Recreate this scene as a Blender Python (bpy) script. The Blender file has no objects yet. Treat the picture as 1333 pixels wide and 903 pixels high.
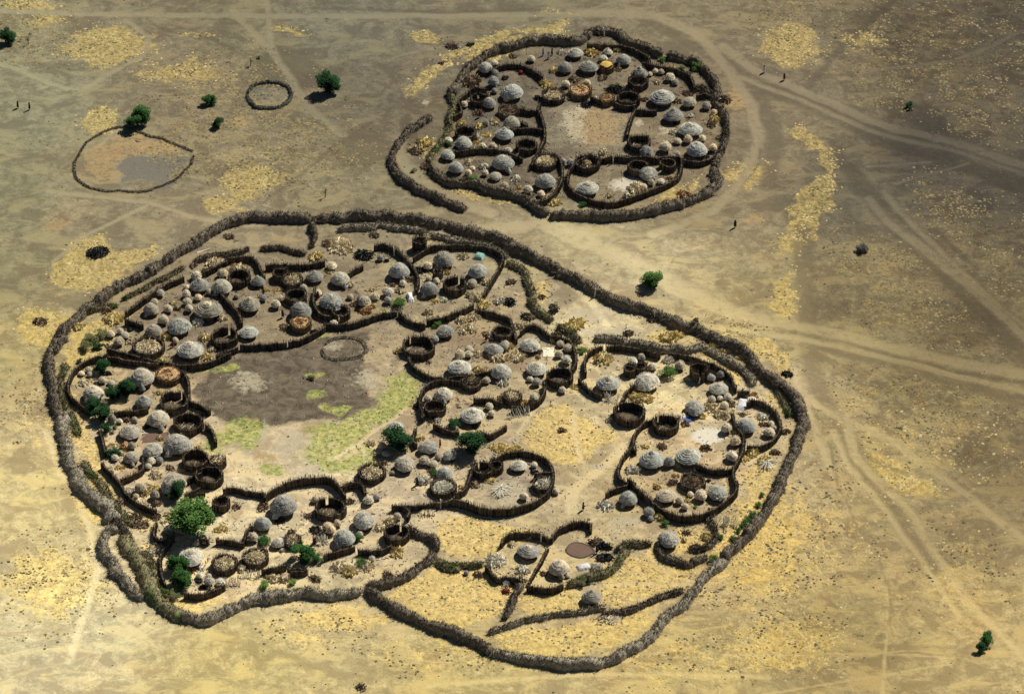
import bpy, math, random
import numpy as np
from mathutils import Vector, Matrix

random.seed(7)
np.random.seed(7)
R = math.radians
scene = bpy.context.scene
col = scene.collection

# ------------------------------------------------------------------ camera, sky, sun, exposure
PITCH = R(36.5)
FPX = 4655.0                 # focal length in pixels of a 1333 px wide picture
DIST = 716.0
CAM = Vector((0, -DIST*math.cos(PITCH), DIST*math.sin(PITCH)))
cd = bpy.data.cameras.new('camera'); cam = bpy.data.objects.new('camera', cd)
col.objects.link(cam); scene.camera = cam
cd.sensor_width = 36.0; cd.lens = 36.0*FPX/1333.0
cd.clip_start = 1.0; cd.clip_end = 20000.0
cam.location = CAM; cam.rotation_euler = (math.pi/2-PITCH, 0, 0)

SUN = Vector((0.60, 0.60, 1.0)).normalized()       # towards the sun
w = bpy.data.worlds.new('World'); scene.world = w; w.use_nodes = True
wn = w.node_tree; wn.nodes.clear()
sky = wn.nodes.new('ShaderNodeTexSky'); sky.sky_type = 'NISHITA'; sky.sun_disc = False
sky.sun_elevation = math.asin(SUN.z); sky.sun_rotation = math.atan2(SUN.x, SUN.y)
sky.altitude = 2500; sky.air_density = 0.75; sky.dust_density = 0.3
bg = wn.nodes.new('ShaderNodeBackground'); bg.inputs[1].default_value = 0.05
wo = wn.nodes.new('ShaderNodeOutputWorld')
wn.links.new(sky.outputs[0], bg.inputs[0]); wn.links.new(bg.outputs[0], wo.inputs[0])
sd = bpy.data.lights.new('sun', 'SUN'); sd.energy = 5.0; sd.angle = R(0.5); sd.color = (1, 0.955, 0.86)
so = bpy.data.objects.new('sun', sd); col.objects.link(so)
so.rotation_euler = SUN.to_track_quat('Z', 'Y').to_euler()
scene.view_settings.view_transform = 'Standard'; scene.view_settings.look = 'None'
scene.view_settings.gamma = 1.0; scene.view_settings.use_curve_mapping = False
scene.view_settings.exposure = 0.22

# ------------------------------------------------------------------ survey helpers: a spot seen from the aircraft -> metres on the plain
F_ = Vector((0, math.cos(PITCH), -math.sin(PITCH))); U_ = Vector((0, math.sin(PITCH), math.cos(PITCH)))
def at(x, y, z=0.0):
    d = F_*FPX + Vector((1, 0, 0))*(x-666.5) + U_*(451.5-y)
    t = (z-CAM.z)/d.z
    return CAM + d*t
def ppm(x, y):                       # survey pixels per metre near a spot
    p = at(x, y)
    return FPX/((p-CAM).dot(F_))
def proj(X, Y):
    X = np.asarray(X); Y = np.asarray(Y)
    dep = (Y-CAM.y)*F_.y + (0-CAM.z)*F_.z
    up = (Y-CAM.y)*U_.y + (0-CAM.z)*U_.z
    return 666.5+FPX*X/dep, 451.5-FPX*up/dep
TILE = {'A1': (500, 20), 'A2': (730, 20), 'A3': (500, 150), 'A4': (730, 150),
        'B1': (60, 300), 'B2': (250, 260), 'B3': (460, 270), 'B4': (660, 300), 'B5': (60, 420), 'B6': (240, 400), 'B7': (460, 390), 'B8': (620, 380),
        'C1': (60, 540), 'C2': (240, 560), 'C3': (440, 520), 'C4': (600, 520), 'C5': (780, 440), 'C6': (780, 560), 'C7': (160, 650), 'C8': (360, 650),
        'D1': (580, 650), 'D2': (760, 650), 'D3': (840, 380), 'D4': (0, 0), 'D5': (0, 300), 'D6': (940, 0), 'D7': (940, 240), 'D8': (940, 480)}
TS = {'D4': 2.777, 'D5': 6.45, 'D6': 3.392, 'D7': 3.392, 'D8': 2.135}
def tp(t, X, Y):
    if t == 'F': return X, Y
    s = TS.get(t, 5.5556)
    return TILE[t][0]+X/s, TILE[t][1]+Y/s
def chain(spec):
    """'A1 1,2 3,4 B2 5,6' -> list of survey points"""
    out = []; t = 'F'
    for tok in spec.split():
        if ',' in tok:
            a, b = tok.split(','); out.append(tp(t, float(a), float(b)))
        else: t = tok
    return out

# ------------------------------------------------------------------ tagging
def tag(o, label=None, cat=None, group=None, kind=None):
    if label: o['label'] = label
    if cat: o['category'] = cat
    if group: o['group'] = group
    if kind: o['kind'] = kind
    return o
def mesh_obj(name, verts, faces, mat, parent=None, smooth=False, link=True):
    me = bpy.data.meshes.new(name); me.from_pydata(verts, [], faces); me.update()
    if mat: me.materials.append(mat)
    if smooth: me.polygons.foreach_set('use_smooth', [True]*len(me.polygons))
    o = bpy.data.objects.new(name, me)
    if link: col.objects.link(o)
    if parent: o.parent = parent
    return o
def empty(name, loc=(0, 0, 0), rz=0, s=1.0):
    o = bpy.data.objects.new(name, None); col.objects.link(o); o.empty_display_size = 0.5
    o.location = loc; o.rotation_euler = (0, 0, rz); o.scale = (s, s, s) if not isinstance(s, tuple) else s
    return o
def dup(src, loc, rz, s):
    r = src.copy(); col.objects.link(r); r.location = loc; r.rotation_euler = (0, 0, rz)
    r.scale = (s, s, s) if not isinstance(s, tuple) else s
    for ch in src.children:
        c = ch.copy(); col.objects.link(c); c.parent = r
        for g in ch.children:
            d = g.copy(); col.objects.link(d); d.parent = c
    return r
def kill(root):
    for c in list(root.children_recursive): bpy.data.objects.remove(c)
    bpy.data.objects.remove(root)

# ------------------------------------------------------------------ materials
def lin(c):
    return tuple(((v/255)/12.92 if v/255 <= 0.04045 else ((v/255+0.055)/1.055)**2.4) for v in c)
class NT:
    def __init__(s, name):
        s.m = bpy.data.materials.new(name); s.m.use_nodes = True; s.t = s.m.node_tree; s.t.nodes.clear()
        s.out = s.n('ShaderNodeOutputMaterial'); s.b = s.n('ShaderNodeBsdfPrincipled')
        s.l(s.b.outputs[0], s.out.inputs[0]); s.b.inputs['Roughness'].default_value = 0.95
        s.b.inputs['Specular IOR Level'].default_value = 0.1
    def n(s, k, **kw):
        o = s.t.nodes.new(k)
        for a, v in kw.items(): setattr(o, a, v)
        return o
    def l(s, a, b): s.t.links.new(a, b)
    def val(s, inp, v):
        if isinstance(v, (int, float)): inp.default_value = v
        elif isinstance(v, tuple): inp.default_value = (v+(1,))[:4] if inp.type == 'RGBA' else v
        else: s.l(v, inp)
    def math(s, op, a, b=0.0, c=0.0, clamp=False):
        o = s.n('ShaderNodeMath', operation=op, use_clamp=clamp)
        for i, v in enumerate((a, b, c)): s.val(o.inputs[i], v)
        return o.outputs[0]
    def sstep(s, v, a, b):
        o = s.n('ShaderNodeMapRange', interpolation_type='SMOOTHSTEP')
        s.val(o.inputs[0], v); s.val(o.inputs[1], a); s.val(o.inputs[2], b)
        return o.outputs[0]
    def rng(s, v, a, b, c, d):
        o = s.n('ShaderNodeMapRange')
        for i, q in enumerate((v, a, b, c, d)): s.val(o.inputs[i], q)
        return o.outputs[0]
    def mix(s, f, a, b, mode='MIX'):
        o = s.n('ShaderNodeMix', data_type='RGBA', blend_type=mode)
        s.val(o.inputs[0], f); s.val(o.inputs[6], a); s.val(o.inputs[7], b)
        return o.outputs[2]
    def noise(s, vec, scale, detail=4, rough=0.6, dist=0.0, w=None):
        o = s.n('ShaderNodeTexNoise'); 
        if vec is not None: s.l(vec, o.inputs['Vector'])
        o.inputs['Scale'].default_value = scale; o.inputs['Detail'].default_value = detail
        o.inputs['Roughness'].default_value = rough; o.inputs['Distortion'].default_value = dist
        return o.outputs[0]
    def pos(s): return s.n('ShaderNodeNewGeometry').outputs['Position']
    def obj(s): return s.n('ShaderNodeTexCoord').outputs['Object']
    def island(s): return s.n('ShaderNodeNewGeometry').outputs['Random Per Island']
    def orand(s): return s.n('ShaderNodeObjectInfo').outputs['Random']
    def attr(s, name):
        o = s.n('ShaderNodeAttribute', attribute_name=name); return o
    def bump(s, h, strength, dist=0.1):
        o = s.n('ShaderNodeBump'); o.inputs['Strength'].default_value = strength; o.inputs['Distance'].default_value = dist
        s.l(h, o.inputs['Height']); s.l(o.outputs[0], s.b.inputs['Normal'])

def stick_mat(name, dark, light, bias=0.5, coarse=0.8, patch=None):
    t = NT(name); p = t.pos()
    f = t.math('MULTIPLY_ADD', t.island(), 0.75, t.math('MULTIPLY_ADD', t.noise(p, coarse), 1.2, -0.6+bias-0.375), clamp=True)
    c = t.mix(f, dark, light)
    if patch:
        c = t.mix(t.sstep(t.noise(p, 0.16, 2), 0.52, 0.66), c, t.mix(t.island(), patch, tuple(v*1.5 for v in patch)))
    c = t.mix(1.0, c, t.rng(t.noise(p, 9.0, 2), 0.3, 0.7, 0.6, 1.25), 'MULTIPLY')
    t.l(c, t.b.inputs['Base Color']); t.bump(t.noise(p, 6.0, 3), 0.5, 0.1)
    return t.m
M = {}
M['thorn'] = stick_mat('thorn brush', (0.014, 0.011, 0.009), (0.29, 0.24, 0.17), 0.33, 1.5)
M['thorn_old'] = stick_mat('old weathered brush', (0.035, 0.03, 0.022), (0.42, 0.37, 0.27), 0.42, 1.2)
M['thorn_green'] = stick_mat('brush with grass', (0.045, 0.042, 0.025), (0.36, 0.32, 0.17), 0.42, 0.6, (0.07, 0.10, 0.03))
M['stake'] = stick_mat('woven stakes', (0.018, 0.014, 0.011), (0.24, 0.195, 0.14), 0.40, 0.7)
M['stake_green'] = stick_mat('stakes with creeper', (0.035, 0.035, 0.02), (0.17, 0.17, 0.10), 0.4, 0.5, (0.05, 0.09, 0.02))
M['pen'] = stick_mat('pen stakes', (0.020, 0.015, 0.012), (0.25, 0.20, 0.14), 0.42, 0.9)
M['pen_tan'] = stick_mat('tan wicker', (0.08, 0.05, 0.03), (0.38, 0.27, 0.15), 0.5, 0.9)
M['stone'] = stick_mat('low thorn ring', (0.035, 0.035, 0.03), (0.15, 0.15, 0.125), 0.40, 0.9)
M['ringbrown'] = stick_mat('low brown ring', (0.09, 0.07, 0.048), (0.30, 0.25, 0.17), 0.40, 0.9)
M['loose'] = stick_mat('loose sticks', (0.06, 0.045, 0.03), (0.70, 0.62, 0.44), 0.42, 0.5)
M['cream'] = stick_mat('peeled poles cream', (0.36, 0.27, 0.14), (0.88, 0.78, 0.54), 0.62, 1.0)
M['white'] = stick_mat('bleached poles', (0.42, 0.38, 0.28), (0.90, 0.86, 0.70), 0.65, 1.0)
M['yellow'] = stick_mat('straw yellow', (0.38, 0.28, 0.10), (0.88, 0.74, 0.36), 0.60, 1.0)
M['brown'] = stick_mat('brown brushwood', (0.09, 0.06, 0.035), (0.52, 0.40, 0.26), 0.48, 1.0)
M['dark'] = stick_mat('dark brushwood', (0.02, 0.02, 0.018), (0.14, 0.14, 0.115), 0.40, 1.0)
M['orange'] = stick_mat('orange straw', (0.32, 0.18, 0.07), (0.62, 0.42, 0.22), 0.5, 1.0)

def thatch(name, a, b, tint):
    t = NT(name); o = t.obj(); r = t.orand()
    sep = t.n('ShaderNodeSeparateXYZ'); t.l(o, sep.inputs[0])
    ang = t.math('ARCTAN2', sep.outputs[1], sep.outputs[0])
    cmb = t.n('ShaderNodeCombineXYZ'); t.l(t.math('MULTIPLY', ang, 7.0), cmb.inputs[0]); t.l(t.math('MULTIPLY', sep.outputs[2], 1.3), cmb.inputs[1]); t.l(t.math('MULTIPLY', r, 50.0), cmb.inputs[2])
    streak = t.noise(cmb.outputs[0], 1.0, 5, 0.7)
    blot = t.noise(o, 0.9, 3, 0.6)
    f = t.math('MULTIPLY_ADD', streak, 0.8, t.math('MULTIPLY_ADD', blot, 1.1, -0.45), clamp=True)
    c = t.mix(f, a, b)
    r2 = t.math('FRACT', t.math('MULTIPLY', r, 17.3)); cc = t.n('ShaderNodeVectorMath', operation='ADD'); t.l(o, cc.inputs[0]); t.l(cmb.outputs[0], cc.inputs[1])
    big = t.noise(cc.outputs[0], 0.38, 3, 0.55)
    c = t.mix(t.math('MULTIPLY', r, 0.55), c, tint, 'MULTIPLY')
    c = t.mix(t.math('MULTIPLY', t.sstep(big, 0.48, 0.62), 0.6), c, t.mix(1.0, c, (1.35, 1.22, 0.98), 'MULTIPLY'))
    c = t.mix(t.math('MULTIPLY', t.sstep(big, 0.46, 0.34), 0.6), c, t.mix(1.0, c, (0.55, 0.52, 0.48), 'MULTIPLY'))
    c = t.mix(t.math('MULTIPLY', t.sstep(r2, 0.55, 1.0), 0.5), c, t.mix(1.0, c, (1.22, 1.02, 0.75), 'MULTIPLY'))
    c = t.mix(1.0, c, t.rng(r, 0, 1, 0.70, 1.30), 'MULTIPLY')
    t.l(c, t.b.inputs['Base Color']); t.bump(streak, 0.7, 0.12)
    return t.m
M['thatch'] = thatch('grey thatch', (0.10, 0.103, 0.09), (0.54, 0.53, 0.455), (0.95, 1.0, 1.03))
M['thatch_pale'] = thatch('pale thatch', (0.20, 0.195, 0.17), (0.62, 0.60, 0.52), (1.0, 0.97, 0.88))
M['cap'] = thatch('granary thatch', (0.28, 0.24, 0.17), (0.84, 0.75, 0.57), (0.8, 0.8, 0.78))
M['cap_grey'] = thatch('grey granary thatch', (0.13, 0.13, 0.12), (0.44, 0.43, 0.39), (0.9, 0.9, 0.9))
M['knot'] = thatch('straw topknot', (0.30, 0.28, 0.21), (0.78, 0.74, 0.60), (1, 1, 1))
def plain(name, c, var=0.35, sc=2.0, rough=0.9):
    t = NT(name); n = t.noise(t.obj(), sc, 4)
    t.l(t.mix(1.0, c, t.rng(n, 0.25, 0.75, 1-var, 1+var), 'MULTIPLY'), t.b.inputs['Base Color'])
    t.b.inputs['Roughness'].default_value = rough; t.bump(n, 0.4, 0.05)
    return t.m
M['mud'] = plain('mud wall', (0.10, 0.075, 0.05)); M['dung'] = plain('dung floor', (0.11, 0.085, 0.055)); M['black'] = plain('doorway shade', (0.01, 0.009, 0.008))  # pen floor brown is darkened to carry the shade inside the pens
M['wicker'] = plain('wicker', (0.16, 0.12, 0.08), 0.5, 6); M['bark'] = plain('bark', (0.10, 0.075, 0.05))
M['skin'] = plain('dark skin', (0.05, 0.028, 0.018), 0.1)
for nm, c in (('cloth_red', (0.22, 0.03, 0.03)), ('cloth_dark', (0.02, 0.02, 0.035)), ('cloth_blue', (0.10, 0.16, 0.42)), ('cloth_white', (0.75, 0.74, 0.72)),
              ('cloth_purple', (0.10, 0.04, 0.07)), ('tarp_yellow', (0.50, 0.34, 0.08)), ('tin', (0.55, 0.55, 0.54)), ('cowhide', (0.15, 0.095, 0.07)), ('cloth_cream', (0.72, 0.64, 0.48)), ('cloth_teal', (0.25, 0.42, 0.36))):
    M[nm] = plain(nm.replace('_', ' '), c, 0.12, 1.5, 0.8)
def leaf(name, a, b):
    t = NT(name); f = t.math('MULTIPLY_ADD', t.island(), 0.6, t.math('MULTIPLY_ADD', t.noise(t.obj(), 0.9, 2), 1.2, -0.4), clamp=True)
    t.l(t.mix(f, a, b), t.b.inputs['Base Color']); t.b.inputs['Roughness'].default_value = 0.7
    return t.m
M['leaf_dark'] = leaf('dark leaves', (0.008, 0.028, 0.010), (0.030, 0.105, 0.028))
M['leaf'] = leaf('green leaves', (0.016, 0.055, 0.012), (0.065, 0.17, 0.035))
M['leaf_mid'] = leaf('olive leaves', (0.035, 0.085, 0.018), (0.13, 0.25, 0.05))
M['leaf_lime'] = leaf('lime leaves', (0.11, 0.19, 0.04), (0.27, 0.40, 0.10))
M['leaf_olive'] = leaf('grey olive leaves', (0.09, 0.09, 0.035), (0.26, 0.26, 0.11))
M['leaf_grey'] = leaf('grey twigs', (0.05, 0.05, 0.045), (0.16, 0.16, 0.13))
# ------------------------------------------------------------------ the plain: one big sheet, earth colours carried as measured attributes
def vnoise(x, y, seed):
    rs = np.random.RandomState(seed); L = rs.rand(256, 256)
    xi = np.floor(x).astype(int); yi = np.floor(y).astype(int)
    fx = x-xi; fy = y-yi; fx = fx*fx*(3-2*fx); fy = fy*fy*(3-2*fy)
    a = L[xi % 256, yi % 256]; b = L[(xi+1) % 256, yi % 256]; c = L[xi % 256, (yi+1) % 256]; d = L[(xi+1) % 256, (yi+1) % 256]
    return (a*(1-fx)+b*fx)*(1-fy)+(c*(1-fx)+d*fx)*fy
def fbm(x, y, sc, seed, n=4):
    s = 0; a = 1; t = 0
    for i in range(n):
        s = s+a*vnoise(x/sc*2**i+17.3*i, y/sc*2**i+5.1*i, seed+i); t += a; a *= 0.55
    return s/t
def smooth(v, a, b):
    t = np.clip((v-a)/(b-a), 0, 1); return t*t*(3-2*t)
class Field:
    """samples of the plain, each with its survey position"""
    def __init__(s, X, Y):
        s.X, s.Y = X, Y
        s.px, s.py = proj(X, Y)
        wx = (fbm(X, Y, 9, 11)-0.5)*40+(fbm(X, Y, 2.2, 12)-0.5)*16; wy = (fbm(X, Y, 9, 13)-0.5)*24+(fbm(X, Y, 2.2, 14)-0.5)*10
        s.qx = s.px+wx; s.qy = s.py+wy
        s.lx = s.px+(fbm(X, Y, 12, 15)-0.5)*10; s.ly = s.py+(fbm(X, Y, 12, 16)-0.5)*6
    def ell(s, cx, cy, rx, ry, rot=0, f=0.35, crisp=False):
        qx, qy = (s.lx, s.ly) if crisp else (s.qx, s.qy)
        c, n = math.cos(R(rot)), math.sin(R(rot)); dx = qx-cx; dy = qy-cy
        d = np.sqrt(((dx*c+dy*n)/rx)**2+((-dx*n+dy*c)/ry)**2)
        return 1-smooth(d, 1-f, 1+f)
    def segd(s, pts, qx, qy):
        D = np.full(qx.shape, 1e9)
        for (ax, ay), (bx, by) in zip(pts[:-1], pts[1:]):
            vx, vy = bx-ax, by-ay; L = vx*vx+vy*vy+1e-9
            t = np.clip(((qx-ax)*vx+(qy-ay)*vy)/L, 0, 1)
            D = np.minimum(D, np.hypot(qx-ax-t*vx, (qy-ay-t*vy)*1.5))
        return D
    def line(s, pts, w, f=1.5, crisp=True):
        qx, qy = (s.lx, s.ly) if crisp else (s.qx, s.qy)
        return 1-smooth(s.segd(pts, qx, qy), w*0.5, w*0.5+f)
    def poly(s, pts, f=11, crisp=False):
        qx, qy = (s.lx, s.ly) if crisp else (s.qx, s.qy)
        ins = np.zeros(qx.shape, bool); n = len(pts)
        for i in range(n):
            ax, ay = pts[i]; bx, by = pts[(i+1) % n]
            if ay == by: continue
            cnd = ((ay > qy) != (by > qy)) & (qx < (bx-ax)*(qy-ay)/(by-ay)+ax); ins ^= cnd
        d = s.segd(pts+[pts[0]], qx, qy)
        return smooth(np.where(ins, d, -d), -f, f)
GAIN = 1.36
SOIL = [(20, 250, 146, 141, 110), (30, 140, 146, 142, 114), (300, 40, 130, 123, 98), (450, 30, 126, 122, 103), (700, 20, 130, 123, 100), (900, 20, 140, 129, 102), (1200, 60, 98, 89, 72), (1320, 30, 88, 81, 68), (1200, 200, 84, 78, 68), (1310, 250, 86, 80, 68), (1100, 250, 108, 101, 84), (1250, 420, 106, 95, 72), (1200, 490, 136, 122, 88), (1100, 400, 124, 113, 86), (950, 420, 189, 171, 123), (850, 330, 198, 183, 142), (750, 310, 185, 172, 132), (500, 230, 140, 131, 104), (1060, 560, 168, 151, 110), (1150, 600, 172, 154, 109), (1300, 600, 128, 114, 84), (1250, 680, 156, 139, 101), (1250, 800, 190, 168, 115), (1320, 880, 192, 171, 119), (1100, 830, 168, 149, 101), (1000, 720, 196, 173, 119), (900, 880, 196, 176, 119), (600, 885, 200, 181, 123), (300, 860, 208, 190, 129), (100, 800, 224, 211, 165), (50, 640, 215, 197, 141), (30, 450, 182, 167, 118), (20, 350, 150, 141, 108), (400, 240, 145, 135, 106), (150, 280, 150, 139, 110), (250, 100, 140, 129, 104), (470, 120, 120, 113, 94), (400, 400, 148, 134, 109), (330, 310, 156, 143, 115), (600, 340, 167, 155, 127), (250, 400, 138, 124, 103), (430, 640, 222, 204, 166), (530, 640, 208, 190, 156), (640, 440, 167, 149, 119), (560, 560, 193, 173, 137), (760, 610, 204, 184, 137), (850, 520, 222, 205, 159), (900, 590, 208, 186, 145), (950, 500, 213, 195, 155), (990, 560, 204, 186, 151), (880, 640, 189, 170, 133), (180, 590, 208, 188, 154), (180, 500, 185, 166, 130), (250, 730, 223, 205, 164), (300, 680, 227, 209, 168), (680, 620, 172, 158, 133), (750, 720, 194, 176, 137), (690, 710, 198, 180, 140), (740, 370, 179, 164, 130), (770, 420, 224, 207, 163), (770, 160, 148, 137, 114), (640, 150, 112, 106, 91), (820, 240, 140, 127, 104), (730, 90, 118, 107, 90), (870, 120, 126, 113, 92), (640, 220, 116, 105, 88), (900, 210, 138, 123, 98), (880, 270, 140, 127, 98), (560, 170, 120, 109, 88), (700, 230, 118, 107, 90), (1095, 435, 160, 145, 104), (1000, 400, 165, 149, 109), (650, 300, 165, 151, 118), (1050, 100, 132, 121, 98), (990, 180, 140, 128, 102), (700, 730, 208, 188, 140)]
def soil_colour(px, py):
    num = np.zeros(px.shape+(3,)); den = np.zeros(px.shape)
    for (x, y, r, g, b) in SOIL:
        wgt = 1.0/(((px-x)**2+((py-y)*1.4)**2)/900.0+1.0)**1.7
        num += wgt[..., None]*np.array(lin((r, g, b))); den += wgt
    return num/den[..., None]/GAIN
P = chain
TR_LIGHT = [(P('F 740,15 850,20 905,42 948,88 980,135 988,182 966,232 930,272 850,305'), 9, 6), (P('F 940,60 985,92 1040,115 1130,155 1240,185 1345,216'), 9, 5), (P('F 960,98 1040,128 1130,168 1240,196 1345,226'), 4, 4), (P('F -20,12 220,20 560,20 740,16'), 5, 4),
            (P('F 870,372 950,408 1030,422 1120,440 1220,465 1345,490'), 13, 6), (P('F 930,425 1030,438 1120,455 1220,482 1345,512'), 5, 5), (P('F 1131,258 1158,287 1193,311 1235,349 1294,399 1345,448'), 8, 5), (P('F 1150,250 1200,300 1260,360 1345,430'), 4, 4), (P('F 1100,545 1113,588 1141,622 1183,664 1221,723 1268,789 1345,865'), 7, 6), (P('F 1085,560 1108,605 1150,660 1200,725 1250,800'), 4, 5),
            (P('F 1048,513 1080,536 1160,574 1221,616 1268,653 1345,706'), 6, 6), (P('F 940,850 1150,850 1240,855'), 2, 2), (P('F 985,903 1060,892 1150,878 1240,862'), 2, 2), (P('F 1150,903 1151,869 1160,815'), 3, 2),
            (P('F -10,77 86,115 108,115 144,94 187,72 194,47 162,25'), 4, 3), (P('F 302,14 360,72 407,144 445,175'), 6, 5), (P('F 345,-5 353,54 367,83'), 4, 4), (P('F 65,248 201,263 266,284 330,292'), 4, 3), (P('F 194,266 119,302 70,340'), 3, 3),
            (P('F 60,560 82,612 101,648 119,695 128,740 90,860'), 5, 5), (P('F 560,890 740,878 880,874 1000,880'), 4, 5), (P('F 700,280 800,330 900,380 960,410'), 14, 14), (P('F 1140,90 1240,80 1333,40'), 3, 3), (P('F 1130,215 1200,211 1210,210'), 2, 2),
            (P('F 1165,240 1220,222 1260,212'), 2, 2), (P('C3 0,410 160,320 300,200 420,130 500,60'), 4.5, 1.5), (P('C3 160,320 200,410'), 3, 1.2), (P('C4 810,120 850,440'), 4, 3), (P('C4 500,40 570,0'), 5, 3), (P('C4 420,230 500,110 570,20'), 4, 3), (P('C4 -80,830 130,850 330,840 560,720'), 3, 2),
            (P('C4 1180,330 1000,500 800,640 800,790'), 10, 6), (P('B4 400,300 560,480 690,640 740,690'), 6, 5), (P('D2 420,350 600,500 680,580'), 3, 2), (P('D2 150,600 700,600'), 2.5, 1.5), (P('A3 130,150 110,260 180,380 400,540 600,640 760,700'), 12, 7), (P('F 560,300 700,290 760,320'), 8, 8),
            (P('D8 200,0 240,110 300,260'), 4, 6), (P('F 128,190 150,170 180,160'), 3, 2)]
TR_DARK = [(P('F 975,105 1060,138 1150,180 1250,215 1345,246'), 16, 14), (P('F 1046,300 1050,400 1056,480 1085,540 1120,600 1165,670 1215,740'), 13, 12), (P('F 1050,445 1150,470 1250,500 1345,525'), 10, 12), (P('F 1090,200 1150,280 1220,345 1290,420 1340,470'), 12, 12), (P('F 940,75 985,120 1010,180 1000,240'), 10, 12), (P('F 1050,112 1095,65 1135,25 1165,-5'), 7, 5), (P('F 1060,128 1130,166 1240,198 1345,226'), 6, 4), (P('F 1040,311 1042,350 1048,412 1050,470 1062,510'), 5, 5), (P('F 1085,185 1131,250'), 6, 6), (P('F 1145,262 1200,306 1270,368 1345,434'), 4, 4),
           (P('F 1050,430 1130,452 1230,480 1345,502'), 4, 3), (P('F 1062,520 1092,545 1106,588 1136,626 1178,672 1210,723'), 8, 6), (P('F 1080,574 1094,634 1113,677 1141,723 1160,770 1161,800 1152,868'), 1.6, 1.6),
           (P('F 485,158 432,191 396,223 342,263'), 3, 2), (P('F 190,25 215,40 260,45 320,72'), 2.5, 2), (P('F 1060,540 1110,575 1140,600 1180,618'), 3, 3), (P('F 1000,545 1040,500'), 3, 3), (P('F 420,10 560,16 700,10'), 3, 3),
           (P('F 985,175 990,210 955,250'), 1.5, 1.5), (P('F 830,20 900,60 930,75'), 8, 8), (P('B1 330,480 420,500 360,540'), 14, 10), (P('F 1220,300 1270,350'), 4, 4)]
DRY = [('e', 140, 60, 60, 24), ('e', 235, 95, 55, 14, 0, .8), ('p', 'A1 130,560 250,400 400,280 600,200 850,110 1333,60 1333,140 1000,150 700,240 520,330 330,450 200,590'), ('e', 130, 155, 26, 20), ('e', 325, 235, 40, 26), ('e', 290, 268, 28, 12),
       ('p', 'D5 370,370 520,220 700,60 900,30 1000,150 1290,130 1290,190 1150,300 950,430 800,520 600,480 400,440'), ('e', 52, 432, 36, 26), ('p', 'D6 270,570 320,540 450,640 520,720 520,770 430,710 300,620'), ('p', 'D6 340,890 420,780 500,760 510,900 440,1000 380,1050 270,970'),
       ('p', 'D7 275,240 345,200 350,260 300,310'), ('p', 'D7 210,500 300,370 330,560 270,600'), ('p', 'D7 90,690 230,655 300,740 260,820 160,760'), ('e', 1030, 58, 38, 26), ('e', 1040, 300, 24, 32, 30), ('e', 972, 225, 26, 16, -25), ('e', 645, 65, 50, 10, -15),
       ('p', 'F 490,775 560,738 648,742 668,760 660,805 620,818 550,806'), ('p', 'F 555,680 600,668 640,676 700,690 640,720 560,720'), ('p', 'C4 560,60 740,20 820,120 900,180 1130,260 880,440 800,480 560,400 420,260'), ('e', 715, 780, 45, 22), ('p', 'D2 250,420 560,350 700,460 870,450 840,560 700,640 300,780 150,740 140,600'),
       ('p', 'D2 650,180 880,200 880,320 760,400 640,380'), ('p', 'F 640,826 760,806 860,780 850,815 800,845 720,858 660,848'), ('p', 'D3 430,420 620,480 760,640 700,700 560,560 420,460'), ('p', 'D3 850,700 960,720 1060,889 980,889'), ('p', 'D3 60,280 160,240 240,330 100,350'),
       ('p', 'B1 130,820 260,640 520,560 560,640 420,700 420,860 300,1000 120,1000'), ('p', 'B5 50,300 180,560 330,760 380,889 210,889 130,700 60,480'), ('p', 'C1 180,0 350,100 400,350 520,520 650,650 760,720 700,889 560,700 260,350 180,150'), ('p', 'C7 100,280 240,420 270,620 420,680 740,690 800,720 560,800 330,780 200,600 100,420'),
       ('e', 60, 760, 60, 50, 0, .8), ('e', 115, 640, 20, 50, 0, .8), ('e', 440, 800, 60, 20, 0, .8), ('e', 610, 770, 60, 40), ('p', 'A3 220,380 420,520 800,560 1000,640 900,660 560,600 300,480'), ('p', 'A3 1150,740 1333,700 1500,740 1333,800'), ('p', 'A4 700,560 900,520 1000,440 1000,540 880,620 650,640'),
       ('e', 1020, 840, 70, 30, 0, .9), ('e', 1000, 700, 60, 80, 30, .9), ('e', 985, 650, 20, 60, 20, .6), ('p', 'C6 1020,300 1200,180 1300,250 1150,420 1050,520 1020,420'), ('p', 'D2 880,420 1000,180 1200,120 1060,380'), ('e', 555, 45, 25, 6), ('e', 30, 8, 40, 6), ('e', 255, 45, 20, 5), ('e', 375, 40, 20, 5), ('e', 60, 25, 30, 6, 0, .8),
       ('p', 'A3 180,230 330,140 350,220 260,300'), ('e', 1180, 620, 60, 14, 25, .5), ('e', 1120, 55, 30, 8), ('e', 750, 20, 40, 5, 0, .8), ('p', 'B3 380,330 430,280 560,300 640,260 460,200 380,260'), ('p', 'B4 180,300 300,400 260,520 180,460')]
SPARSE = [('e', 1200, 60, 150, 70), ('e', 1160, 120, 60, 30), ('e', 1265, 130, 70, 50), ('e', 1260, 290, 80, 45, 35), ('e', 1150, 350, 100, 50), ('e', 1180, 410, 120, 40, 15), ('e', 1320, 330, 40, 60), ('e', 1200, 560, 140, 60, 10), ('e', 1180, 520, 130, 40), ('e', 980, 730, 110, 100), ('e', 1010, 830, 110, 50),
          ('e', 1160, 650, 60, 20, 30), ('e', 880, 860, 90, 40), ('e', 1080, 700, 60, 90), ('e', 300, 130, 110, 60), ('e', 360, 190, 120, 70), ('e', 250, 190, 60, 40), ('e', 560, 850, 100, 30), ('e', 70, 550, 60, 60), ('e', 90, 760, 80, 60), ('e', 1030, 20, 60, 40), ('e', 50, 45, 60, 40), ('e', 420, 820, 80, 30), ('e', 1250, 740, 60, 60), ('e', 950, 430, 50, 20)]
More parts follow.
